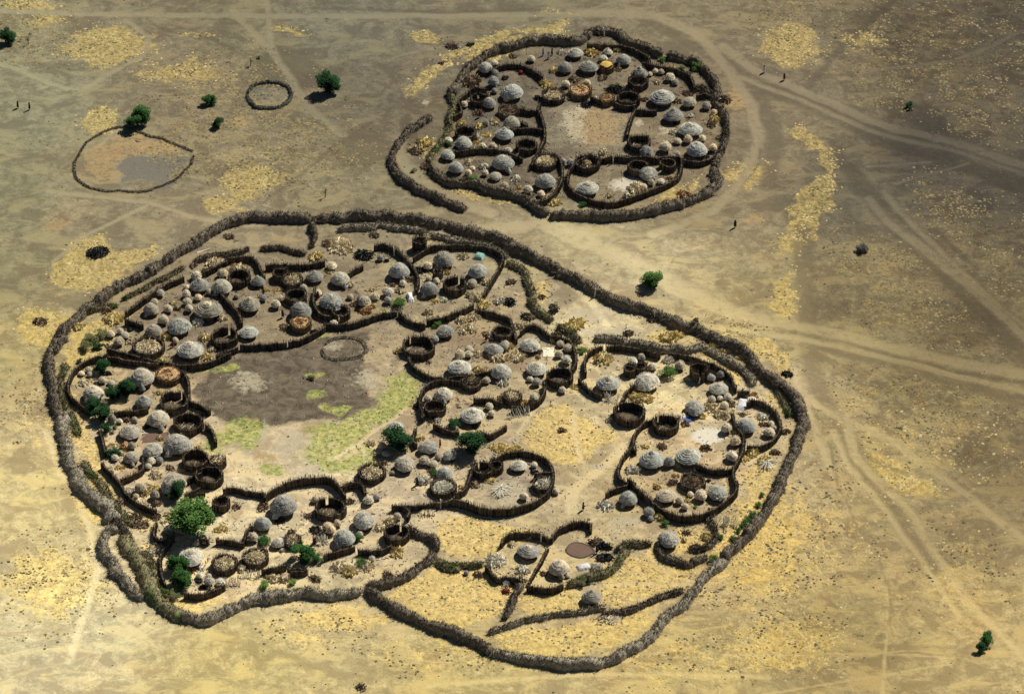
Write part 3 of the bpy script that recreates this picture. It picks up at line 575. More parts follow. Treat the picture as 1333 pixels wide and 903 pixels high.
def tube(r0, r1, z0, z1, n=24, cap=False):
    V = [Vector((math.cos(6.2832*i/n)*r0, math.sin(6.2832*i/n)*r0, z0)) for i in range(n)]+[Vector((math.cos(6.2832*i/n)*r1, math.sin(6.2832*i/n)*r1, z1)) for i in range(n)]
    Fc = [(i, (i+1) % n, n+(i+1) % n, n+i) for i in range(n)]
    if cap: Fc += [tuple(range(n, 2*n))]
    return V, Fc
def box(cx, cy, cz, sx, sy, sz):
    V = [Vector((cx+sx*.5*a, cy+sy*.5*b, cz+sz*.5*c)) for a, b, c in ((-1, -1, -1), (1, -1, -1), (1, 1, -1), (-1, 1, -1), (-1, -1, 1), (1, -1, 1), (1, 1, 1), (-1, 1, 1))]
    return V, [(0, 3, 2, 1), (4, 5, 6, 7), (0, 1, 5, 4), (1, 2, 6, 5), (2, 3, 7, 6), (3, 0, 4, 7)]
def rotz(a, ang):
    c, s = math.cos(ang), math.sin(ang); return [Vector((p.x*c-p.y*s, p.x*s+p.y*c, p.z)) for p in a[0]], a[1]

def make_hut(kind, roofmat):
    """5 m hut: dome, cone, hood (with a porch), shaggy"""
    t = empty('thatched_hut')
    H = {'dome': 2.35, 'cone': 2.1, 'hood': 2.25, 'flat': 1.6, 'shaggy': 2.0}[kind]
    zb = 1.3
    V, Fc = tube(1.9, 1.85, -.3, 1.55, 28, True); mesh_obj('wall', V, Fc, M['mud'], t)
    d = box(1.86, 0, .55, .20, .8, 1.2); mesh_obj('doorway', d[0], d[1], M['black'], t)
    steps = {'dome': 6, 'cone': 7, 'hood': 6, 'flat': 7, 'shaggy': 4}[kind]
    rf = join(dome(2.5, zb, H, steps, 1.4 if kind in ('cone', 'flat') else 1.6, jag=.014 if kind != 'shaggy' else .06, lump=.025 if kind != 'shaggy' else .07), straws(110 if kind != 'shaggy' else 380, 2.42, zb, H, .38))
    roof = mesh_obj('thatch_roof', rf[0], rf[1], M[roofmat], t, smooth=False)
    kn = join(dome(.45 if kind != 'flat' else .7, zb+H-.22, .30 if kind != 'cone' else .6, 3, 1.4, 14, .08), straws(16, .5, zb+H-.1, .3, .3))
    mesh_obj('topknot', kn[0], kn[1], M['knot'], roof)
    if kind == 'hood':
        hd = dome(.62, .7, 1.1, 3, 1.5, 16, .08); hd = shift(([Vector((p.x*1.5, p.y, p.z)) for p in hd[0]], hd[1]), Vector((2.35, 0, 0)))
        mesh_obj('entrance_hood', hd[0], hd[1], M['cap_grey'], t)
    return t
def make_granary(kind):
    t = empty('granary')
    if kind in ('cream', 'grey', 'pale'):
        for k in range(4):
            a = .785+k*1.571; mesh_obj('leg', *shift(tube(.07, .07, -.2, .4, 6), Vector((math.cos(a)*.55, math.sin(a)*.55, 0))), M['bark'], t)
        V, Fc = tube(.62, .78, .3, 1.15, 16, True); mesh_obj('basket', V, Fc, M['wicker'], t)
        mt = {'cream': 'cap', 'grey': 'cap_grey', 'pale': 'knot'}[kind]
        H = {'cream': 1.15, 'grey': 1.2, 'pale': .9}[kind]
        rf = join(dome(1.05, .85, H, 4, 1.6, 24, .05), straws(90, 1.0, .95, H, .28)); mesh_obj('thatch_cap', rf[0], rf[1], M[mt], t)
    return t
def make_pen(r, h, gap, mat, step=.15):
    """round stake pen, open to the sky, with a narrow way in"""
    V = []; Fc = []; stakes(V, Fc, ring_path(r, gap, 6.283-gap*.2, step), h, .26, lean=.03)
    return V, Fc
def make_person(cloth, arms=0):
    t = empty('person')
    def skinned(vs, es, rs_):
        me = bpy.data.meshes.new('person_body'); me.from_pydata([Vector(v) for v in vs], es, [])
        o = bpy.data.objects.new('tmp', me); col.objects.link(o); m = o.modifiers.new('skin', 'SKIN')
        for i, r in enumerate(rs_): me.skin_vertices[0].data[i].radius = (r, r)
        me.skin_vertices[0].data[0].use_root = True
        s = o.modifiers.new('sub', 'SUBSURF'); s.levels = 1
        dg = bpy.context.evaluated_depsgraph_get(); nm = bpy.data.meshes.new_from_object(o.evaluated_get(dg)); bpy.data.objects.remove(o); return nm
    me = bpy.data.meshes.new('x')
    ax = .30 if arms == 0 else .48
    vs = [(0, 0, .95), (0, 0, 1.18), (0, 0, 1.42), (0, 0, 1.52), (0, .01, 1.68), (.18, 0, 1.40), (.27, 0, 1.12), (ax, .12, .88), (-.18, 0, 1.40), (-.27, 0, 1.12), (-.30, .06, .86), (.10, 0, .88), (.12, .10, .48), (.13, .02, .04), (.13, .16, .03), (-.10, 0, .88), (-.12, -.02, .48), (-.13, -.14, .05), (-.13, 0, .03)]
    es = [(0, 1), (1, 2), (2, 3), (3, 4), (2, 5), (5, 6), (6, 7), (2, 8), (8, 9), (9, 10), (0, 11), (11, 12), (12, 13), (13, 14), (0, 15), (15, 16), (16, 17), (17, 18)]
    rs_ = [.14, .13, .12, .055, .105, .06, .048, .035, .06, .048, .035, .09, .06, .045, .035, .09, .06, .045, .035]
    bd = skinned(vs, es, rs_); bd.materials.clear(); bd.materials.append(M['skin'])
    o = bpy.data.objects.new('body', bd); col.objects.link(o); o.parent = t
    # a wrap hanging from shoulder to knee
    V = []; Fc = []; n = 20
    for z, rx, ry in ((1.46, .10, .09), (1.40, .23, .15), (1.15, .22, .17), (.95, .23, .18), (.70, .26, .20), (.42, .29, .23)):
        for i in range(n):
            a = 6.2832*i/n; f = 1+.07*math.sin(a*5+z*3); V.append(Vector((math.cos(a)*rx*f, math.sin(a)*ry*f+.02, z)))
    for k in range(5):
        for i in range(n): Fc.append((k*n+i, k*n+(i+1) % n, (k+1)*n+(i+1) % n, (k+1)*n+i))
    mesh_obj('wrap', V, Fc, M[cloth], t, smooth=True)
    hv = dome(.115, 1.66, .12, 2, 1.4, 12, .02, lump=0); mesh_obj('hair', [p+Vector((0, -.005, 0)) for p in hv[0]], hv[1], M['black'], t, smooth=True)
    return t
def leaves(n, cl, size):
    V = []; Fc = []
    for _ in range(n):
        c, r = random.choice(cl); v = Vector((random.gauss(0, 1), random.gauss(0, 1), random.gauss(0, .85))).normalized()*r*(random.random()**.35)
        p = c+v; a = Vector((U(-1, 1), U(-1, 1), U(-.6, .6))).normalized()*size*U(.6, 1.3); b = a.cross(Vector((U(-.5, .5), U(-.5, .5), 1))).normalized()*size*U(.4, .8)
        j = len(V); V += [p-a*.5, p+b*.5, p+a*.5, p-b*.5]; Fc.append((j, j+1, j+2, j+3))
    return V, Fc
def limb(a, b, r0, r1, n=7):
    d = (b-a).normalized(); s = d.orthogonal().normalized(); q = d.cross(s)
    V = [a+(s*math.cos(6.2832*i/n)+q*math.sin(6.2832*i/n))*r0 for i in range(n)]+[b+(s*math.cos(6.2832*i/n)+q*math.sin(6.2832*i/n))*r1 for i in range(n)]
    return V, [(i, (i+1) % n, n+(i+1) % n, n+i) for i in range(n)]
def make_tree(mat, kind='tree'):
    """unit crown about 5 m across"""
    t = empty('acacia_tree' if kind == 'tree' else 'shrub')
    low = kind != 'tree'; cz = 1.9 if not low else 1.1
    cl = []
    for _ in range(22 if not low else 12):
        a = U(0, 6.283); r = U(.2, 1.7); cl.append((Vector((math.cos(a)*r, math.sin(a)*r, cz+U(-1.3, 1.2)*(1 if not low else .5)*(1.15-r*.35))), U(.55, .95)))
    tr = limb(Vector((0, 0, -.2)), Vector((.1, .05, cz*.5)), .22, .15)
    for c, r in cl[:9]: tr = join(tr, limb(Vector((.1, .05, cz*.42)), c, .11, .03, 5))
    mesh_obj('trunk', tr[0], tr[1], M['bark'], t)
    lv = leaves(7500 if not low else 2600, cl, .22); mesh_obj('crown', lv[0], lv[1], M[mat], t)
    return t
# ------------------------------------------------------------------ where everything stands
HUTS = """A1 925,540,160 760,630,105 925,770,120 870,845,135 735,370,110
A2 105,260,120f 30,370,110 200,355,145f 455,310,115h 570,405,125 735,570,185f 815,710,145 940,800,168f 930,620,105s 340,255,75
A3 575,190,125 460,275,110s 520,370,115 860,325,160h 805,430,90s 1165,465,150
A4 985,235,150 195,505,165f 635,410,140s
B1 1110,380,140 1270,395,150h 1170,545,212f 960,680,165s 775,710,125 760,560,120h
B2 475,580,110 885,540,128 1070,560,140h 415,740,160 785,785,170 1010,720,175s
B3 330,450,155h 655,365,160h 900,450,145 550,580,135h
B5 340,495,148h 690,385,180h 705,555,130 810,675,168h 605,765,163f 945,855,205h 1040,175,198f
C1 770,240,150s 615,295,118h 920,480,195s
B6 465,160,140f
B7 665,220,130s 1015,340,138f 1070,510,150h 765,470,178f 650,670,135h 860,815,182f
B8 385,375,140s 435,535,158f 955,640,172f 1235,630,190s
C2 715,530,198h 565,665,130 680,800,105s
C3 415,180,130f 480,450,155s 655,330,140s 810,390,110s 770,520,122
C4 415,460,130f 1210,705,140h
C5 865,345,140f 690,490,148s 1065,620,150h
C6 380,195,182 645,170,192f 485,455,145f 855,435,145s 500,775,158s
C7 490,395,192f 335,205,95s
C8 630,140,165s 490,260,165h
D1 600,350,165f 820,480,155h 1055,690,145"""
GRAN = """A1 1065,300,62 790,470,80g 580,635,55 735,770,50g 660,860,55 800,535,50g 885,600,45
A2 1055,640,70g 790,435,72 725,400,48 685,395,45 645,415,40 1110,690,50
A3 710,215,58 785,210,66 610,405,52 1040,525,72 1135,555,58 870,495,62 640,370,40p 730,410,50 555,235,45g
A4 755,215,90 920,165,66 845,175,58 655,480,50 725,465,58p 620,250,95g 600,510,50 840,265,50p 870,115,40p
B1 825,440,66p 880,555,70 845,635,80 465,735,66 525,785,82 570,745,62p 1015,450,62 1020,505,66p 1085,310,80 1270,300,76 1100,475,58p 535,720,50
B2 225,525,72 605,745,72 1010,460,80p 320,690,40g 910,660,60 1225,700,75g 1310,690,60
B3 540,410,68 155,630,66 250,600,80p 80,670,92 195,360,50g 860,530,70p 600,520,50 640,420,40
B5 255,355,48p 305,330,46p 315,365,42p 405,405,60 420,560,55p 640,690,50g 530,700,45p
C1 760,320,66 680,515,82 785,565,72g 620,210,60g 650,570,45p 470,250,60g
B7 770,385,82 835,345,62 830,385,62p 1090,320,75g 590,275,60g 700,215,45
B8 610,360,62p 665,390,74 650,475,78p 420,750,74 435,640,70g 390,620,50 1135,490,66p 1200,465,48g 1280,525,60p 215,365,55
C2 495,760,78 1050,700,90 1320,495,62p 80,805,50p
C3 625,425,82 690,450,66p 220,715,78 320,320,66 430,835,58 395,520,35p 700,365,40 600,575,55p
C4 530,460,52 455,690,66 240,420,45g
C5 585,190,76 815,430,58 930,415,64p 905,475,66 985,735,84 960,835,92 1230,665,84 1245,610,46p 920,640,82 305,125,52 380,200,62 240,150,60p 875,425,45p 1260,640,50
C6 735,455,92 580,500,62 505,220,82g 360,580,82g 820,400,45p 660,450,50
C7 625,580,76p 705,580,74p 530,300,52 620,540,45
C8 370,185,82 880,120,50 690,415,50p
D1 150,520,40g 880,540,40p"""
PENS = """A1 690,605,130o 1225,580,165c 900,690,150b
A2 140,545,160t 335,605,105t 490,600,165o 330,370,100y 560,480,140k
A3 590,130,150o 1165,330,180c 1030,220,150k
A4 195,340,185o 565,195,170k 560,375,150k 775,350,120o
B5 740,170,230c 885,375,180t 925,570,205o 1030,720,210o
B6 290,210,190o 840,115,150t
B2 340,560,160k 725,580,150c 755,695,150o 1075,810,130o 640,535,110k
B3 735,560,170o 480,255,95T 610,470,65k
B7 475,340,230o 590,780,150o 1150,700,130c 1080,235,140k 855,600,140b
B8 605,610,190o 1190,545,80k 1110,560,80k
C1 1080,320,195o 1240,330,120c 1180,440,200o
C2 265,520,125o 1055,560,225o 780,790,125c
C3 245,525,195c 760,630,190c 1050,500,140k
C4 595,610,150c 250,480,100k
C5 215,540,230o 480,620,185o 725,235,135T
C6 675,370,180b
C7 735,460,190c 960,410,190c
C8 870,245,185o"""
PILES = """A1 620,470,170brown 585,635,60yellow 870,670,95cream 930,285,65brown 1165,490,95yellow 560,785,90yellow 690,795,70yellow 1270,590,120cream 990,400,50cloth
A2 220,265,100yellow 400,530,150dark 1110,740,90yellow 915,555,90brown 840,610,80brown 1090,780,90brown 1180,600,120brown 30,400,50white
A3 290,190,120yellow 230,250,110brown 1230,625,100yellow 950,450,80white 1175,330,110white 300,360,90brown
A4 175,335,100cream 555,520,150cream 480,580,70white 350,575,50cream 900,570,110orange 940,160,80brown 770,385,60orange 1150,150,60brown
B1 1220,225,150cream 490,625,150yellow 210,680,130yellow 440,560,110brown 760,820,130cream
B2 330,490,120cream 1075,325,230cream 895,400,115yellow 1240,395,150dark 650,490,100cream 980,310,100brown 265,255,80brown 910,670,70brown
B3 795,345,90cream 890,635,150cream 1065,670,90white 940,695,100yellow 540,750,80cream 1140,530,80brown 150,190,90brown 650,655,60white 860,550,70yellow 90,740,100orange
B7 780,140,90cream 870,120,105cream 850,200,95cream 790,225,60cream 990,240,105cream 1190,400,135cream 1040,405,140cream 1090,700,100cream 1190,830,170poles 1120,330,80yellow
B8 915,465,160yellow 970,780,100poles 720,225,160yellow 1190,755,180yellow 560,130,80dark 240,65,110dark 360,170,90dark 1275,190,80brown 200,760,90cream 155,60,60white 1095,290,70dark 680,250,120yellow 860,500,40brown
C3 1190,345,210chips 640,800,140stack 1180,655,170fan 610,575,100white 290,510,90white 780,590,120white 1280,340,120chips
C4 595,625,110white 1240,500,110white 1045,755,120white 100,600,90brown 730,210,70brown
C5 45,130,110cream 800,490,105cream 890,545,125cream 500,150,90white 1110,830,70yellow 1200,870,120yellow 960,470,70brown 1110,410,90orange
C6 1115,150,100yellow 1215,240,160fan 950,680,120poles 440,620,80yellow 650,360,130cream 710,310,50dark 1270,150,80brown 780,760,90yellow
C7 700,205,110chips 930,555,150poles 1080,560,100cream 1170,560,100cream 800,610,110poles 240,340,110cream 335,110,80yellow 110,110,80brown 130,165,80brown 240,110,90brown 750,400,60dark 200,380,80white 80,170,80brown
C8 460,480,130cream 540,500,120cream 660,470,110cream 870,370,120yellow 340,310,70poles 800,530,80brown 110,230,90brown 280,560,100brown 520,520,100yellow
C2 570,540,110brown 800,760,60orange 280,690,60chips
D1 360,430,150white 560,500,110white 1150,330,110dark 1150,410,130dark 440,650,70brown 1090,300,120brown 560,560,70cream 1100,490,110white 440,590,70white
D2 190,840,160stack 740,230,70brown 800,340,110brown 990,180,100poles
D3 500,370,90chips 580,410,90chips 690,460,80chips 170,320,130yellow 1000,570,0
B4 250,470,60brown 340,540,70brown 150,620,100brown 1050,630,90dark 1210,750,110yellow 880,735,80brown
C1 570,215,90orange 620,600,40cream 780,520,90yellow 700,545,90yellow 800,630,80brown 640,720,100brown 700,780,100brown 530,620,100brown
F 127,327,165heap 52,417,110brown 588,59,100brown 1025,485,90dark 470,892,90brown 905,415,50brown 612,57,60dark 575,80,50brown"""
TREES = """F 10,45,130dark 178,150,185leaf 272,128,100leaf 283,158,90dark 428,105,185dark 848,360,170mid 1285,829,105leaf 1278,842,80dark 1185,136,80Sdark 1123,322,110Sgrey
B5 240,270,50Sdark 400,300,120dark 480,500,120dark 570,460,150dark 330,590,130dark 400,640,150dark 450,750,120Sdark 610,425,95dark
C1 500,265,110Sdark 460,280,90Sdark 940,530,150dark 880,560,80Sdark
C7 500,130,330mid 400,450,160leaf 420,560,170leaf 1025,285,110Sleaf 1020,610,100Slime 300,660,90Smid 370,680,110Solive
C8 200,370,190leaf 280,420,120Sleaf 160,300,70Sleaf 585,275,90Sleaf 610,445,95Smid 115,590,75Slime
C3 440,270,215dark 960,290,225dark 835,175,125Sdark 700,520,70Sleaf
B3 325,680,120Smid
C5 495,240,145Smid
A2 980,360,100Smid 740,310,70Smid 880,370,60Solive 1190,860,60Sdark
A3 640,455,95Smid 460,190,80Sleaf 215,390,50Solive
C6 1175,460,50Sleaf 1150,530,60Sleaf 1110,600,65Sleaf 1060,655,65Sleaf 1010,715,60Sleaf 970,775,60Sleaf 1035,680,50Sleaf 1080,630,50Sleaf 695,550,35Smid
B1 330,770,130Solive 400,740,110Solive 280,830,110Solive 380,830,90Sdark
D2 940,420,90Smid 610,340,60Solive 990,260,60Smid 590,170,70Smid
D1 990,580,110Solive 660,655,60Solive
B4 540,860,80Smid
B6 920,500,60Solive
B7 600,170,80Smid
A4 160,640,60Sleaf
D4 935,205,35Smid
D8 730,745,0"""
PEOPLE = [('F 23,136', 'cloth_dark', 'person in dark cloth walking on the far left plain, left of two'), ('F 38,138', 'cloth_dark', 'person in dark cloth walking on the far left plain, right of two'),
          ('F 995,90', 'cloth_white', 'person in a pale shawl on the track right of the upper village'), ('F 1021,100', 'cloth_red', 'person in a dark red wrap on the track right of the upper village'),
          ('F 957,292', 'cloth_dark', 'lone person in black crossing the bare ground between the two villages'), ('A1 1150,265', 'cloth_blue', 'leftmost of a group standing in the far yard of the upper village'),
          ('A1 1190,290', 'cloth_white', 'person in white standing in a group in the upper village'), ('A1 1215,265', 'cloth_dark', 'rightmost of a group standing in the far yard of the upper village'),
          ('A2 525,440', 'cloth_red', 'person in red beside a hut in the upper village'), ('A1 690,715', 'cloth_purple', 'person in purple in the upper village, left side'), ('B5 915,150', 'cloth_red', 'person in red beside a big flat hut at the upper left of the lower village'),
          ('B2 515,660', 'cloth_dark', 'person standing between huts in the lower village, top yard'), ('B2 655,825', 'cloth_purple', 'person standing left of a domed hut in the lower village, top yard'),
          ('C4 885,770', 'cloth_dark', 'person walking in the open middle ground of the lower village'), ('C3 572,590', 'cloth_dark', 'person in dark cloth in the central yard beside white bundles'),
          ('C3 738,312', 'cloth_red', 'person in red beside a hut under the central dark tree'), ('D1 1095,360', 'cloth_dark', 'person by the rubbish heap near the brown hide'), ('B2 910,690', 'cloth_red', 'person in red by a hut in the top yard of the lower village'),
          ('B7 960,275', 'cloth_red', 'person in red behind a hut in the upper centre yard')]
TH = [  # big outer hedges: spec, width, height, material, label
 ('A1 470,560 520,500 580,400 690,300 760,260 900,215 1090,170 1333,180 A2 60,178 150,165 230,100 380,110 500,170 620,210 730,272', 2.6, 1.9, 'thorn', 'thick dark brushwood hedge curving round the top left of the upper village'),
 ('A2 770,275 900,300 960,320 1060,400 1120,470 1135,545 1120,600', 2.4, 1.8, 'thorn', 'dark brushwood hedge curving round the upper right of the upper village'),
 ('A2 1090,600 1180,680 1210,770 1190,870 A4 1190,100 1185,210 1140,290 1120,370', 1.8, 1.8, 'thorn', 'dark hedge along the right edge of the upper village'),
 ('A4 1110,380 1140,450 1060,550 880,620 600,690 300,715 0,705 A3 1200,700', 2.9, 2.0, 'thorn', 'thick grey brushwood hedge along the bottom right of the upper village'),
 ('A3 1190,690 1100,655 1000,590 800,530 650,490 480,480 390,420 325,350', 2.0, 1.9, 'thorn', 'dark hedge along the bottom left of the upper village'),
 ('A3 330,330 350,260 440,160 470,80 A1 480,740 500,620 480,560', 1.8, 1.5, 'thorn_green', 'ragged weedy hedge along the left edge of the upper village'),
 ('A3 335,5 250,50 170,110 100,190 62,270 60,360 115,440 250,520 430,610 590,670', 2.2, 1.7, 'thorn', 'detached curved brushwood hedge left of the upper village'),
 ('B1 60,860 120,740 250,600 400,470 500,395 700,300 1000,110 B2 100,240 200,175 300,135 420,110 600,112 860,120', 2.7, 2.0, 'thorn', 'long outer hedge round the upper left of the lower village'),
 ('B2 900,120 1100,110 1333,100 B3 300,55 550,85 800,140 1000,190 1150,250 B4 0,80 150,150 350,250 380,275', 2.9, 2.1, 'thorn', 'long outer hedge along the top of the lower village'),
 ('B4 365,280 500,340 650,425 850,515 1050,570 1333,690 D3 350,235 550,330 700,400 790,480 815,540', 3.0, 2.0, 'thorn', 'long dark outer hedge along the upper right of the lower village'),
 ('D3 800,540 900,600 1000,670 1080,760 1130,850 F 1046,548 1036,580 1022,612 1006,645 990,672 965,700 940,725', 3.0, 2.1, 'thorn', 'thick outer hedge round the right end of the lower village'),
 ('D2 1050,410 950,490 860,570 810,650 720,740 620,810 F 855,818 830,838 790,856 740,862 690,857 640,845', 2.6, 1.8, 'thorn_old', 'ragged outer hedge along the bottom right of the lower village'),
 ('F 640,845 600,824 560,812 530,798 505,785 C8 720,700 640,620', 2.6, 1.9, 'thorn', 'outer hedge along the bottom centre below the yellow field'),
 ('C8 600,640 550,655 400,680 200,650 0,690 C7 1200,670 1050,700 900,720 750,800 600,860 420,830', 3.0, 1.9, 'thorn_old', 'outer hedge along the bottom of the lower village'),
 ('C7 440,840 300,760 200,620 140,500 70,380 0,240', 3.6, 1.7, 'thorn_green', 'weedy outer hedge round the bottom left corner of the lower village'),
 ('C1 490,740 430,650 330,580 260,500 235,430 210,370', 4.4, 1.9, 'thorn_old', 'broad grey outer hedge at the lower left of the lower village'),
 ('C1 205,385 165,330 150,230 120,120 B5 130,760 110,640', 3.6, 1.8, 'thorn_old', 'broad grey outer hedge at the middle left of the lower village'),
 ('B5 95,660 60,550 45,430 30,300 35,200 85,110 130,20 B1 80,840', 2.6, 1.8, 'thorn', 'outer hedge along the left edge of the lower village'),
 ('F 152,684 138,690 133,706 144,728 160,750 174,768 188,774', 2.6, 1.6, 'thorn_old', 'detached hedge hooked outside the bottom left corner'),
 ('C1 500,740 550,790 610,889', 2.0, 1.4, 'thorn', 'short hedge beside the hooked outer hedge, bottom left'),
 ('B2 1060,215 1170,195 1333,180 B3 200,120 450,155 650,210 800,235 1000,290 1110,360', 2.0, 1.1, 'thorn_old', 'inner hedge running below the top outer hedge'),
 ('B3 1120,380 1230,450 1270,530 1300,640 B4 170,500 230,580 330,640', 2.0, 1.4, 'thorn_green', 'weedy inner hedge right of the topmost round yard'),
 ('B4 370,680 480,735 540,800', 2.0, 1.2, 'thorn_green', 'short straw-topped hedge above the upper centre yard'),
 ('B8 850,320 1000,330 1150,365 1333,400 D3 200,395 330,400 430,365', 2.2, 1.3, 'thorn_old', 'inner hedge above the right hand yards'),
 ('D3 440,400 560,465 680,540 750,600 780,660', 2.4, 1.3, 'thorn_old', 'inner hedge curving down beside the right outer hedge'),
 ('B2 870,125 878,220 880,325', 1.3, 1.7, 'thorn', 'short straight hedge between the outer and inner rings at the top'),
 ('B2 10,440 150,395 300,370 420,345', 1.4, 1.1, 'thorn', 'thin hedge behind the upper left yards'),
 ('B1 560,490 700,420 830,350 1000,260', 1.2, .9, 'thorn_green', 'faint low hedge inside the upper left outer hedge'),
 ('B2 500,340 620,345 720,360 830,380', 1.2, 1.2, 'thorn', 'hedge left of the big pale wood stack at the top'),
 ('B5 140,290 115,430 130,560 190,680 230,800', 1.9, .8, 'thorn_green', 'low weedy bank inside the left outer hedge'),
 ('C1 270,330 350,450 440,560 540,680 640,780', 2.0, .8, 'thorn_green', 'low weedy bank inside the broad lower left hedge'),
 ('C7 150,370 220,480 250,600 330,690', 1.9, .8, 'thorn_green', 'low weedy bank inside the bottom left corner hedge'),
 ('D3 870,600 950,700 1010,790 1040,889', 1.6, .8, 'thorn_green', 'low straw bank inside the right outer hedge'),
 ('B1 290,600 400,560 520,530', 1.6, .7, 'thorn_green', 'low straw bank at the upper left corner'),
 ('D1 0,475 150,460 270,450', 1.8, 1.3, 'thorn_green', 'low weedy hedge left of the twin round yards'),
 ('D1 545,590 500,700 440,850', 1.8, 1.4, 'thorn', 'short hedge dividing the yellow field'),
 ('F 636,822 700,802 760,794 788,788', 1.4, 1.0, 'thorn_old', 'low hedge above the bottom strip of yellow grass, left half'),
 ('D2 130,810 260,800 350,780 480,720 640,660 720,640', 1.5, 1.0, 'thorn', 'low hedge above the bottom strip of yellow grass, right half'),
 ('D2 560,290 530,340 590,400 670,440 760,450 890,400', 1.8, 1.5, 'thorn', 'curved hedge round the bottom of the grassy hollow'),
 ('D2 890,120 940,200 950,290 880,340 760,330', 1.6, 1.2, 'thorn', 'hooked hedge on the right of the grassy hollow'),
 ('D2 490,310 400,320 300,310 230,360', 1.8, 1.3, 'thorn_green', 'grassy hedge left of the grassy hollow'),
 ('D1 1320,350 1240,450 1150,520 1000,570 880,620', 1.8, 1.4, 'thorn_green', 'creeper-covered hedge round the yard with the brown hide'),
 ('C8 950,200 1050,240 1140,290 1150,350', 2.2, 1.6, 'thorn', 'hedge bending round the right end of the bottom yards'),
 ('C8 1140,370 1060,460 960,530 830,580 650,610', 2.4, 1.6, 'thorn', 'hedge along the bottom right of the bottom yards'),
 ('C8 1170,420 1240,470 1333,490', 2.0, 1.3, 'thorn_green', 'short weedy hedge starting right of the bottom yards'),
 ('A2 960,530 1020,510 1080,560', 1.8, 1.2, 'thorn', 'short brush bank in the upper village beside the right hedge'),
 ('B6 1010,260 1060,230 1160,215 1260,240 1310,300 1280,350 1200,370 1080,370 1000,350 985,300', 1.0, .28, 'ringbrown', 'ruined dark ring in the cattle yard'),
 ('D4 893,330 920,305 980,293 1030,303 1052,335 1030,368 985,388 940,385 900,362 890,340', 1.25, .6, 'stone', 'small dark empty kraal ring on the open plain'),
 ('D4 690,545 610,510 520,480 430,460 350,490 290,540 268,590 280,640 340,680 430,690 540,685 610,660 670,610 700,560', .7, .28, 'ringbrown', 'large low abandoned kraal ring on the open plain')]
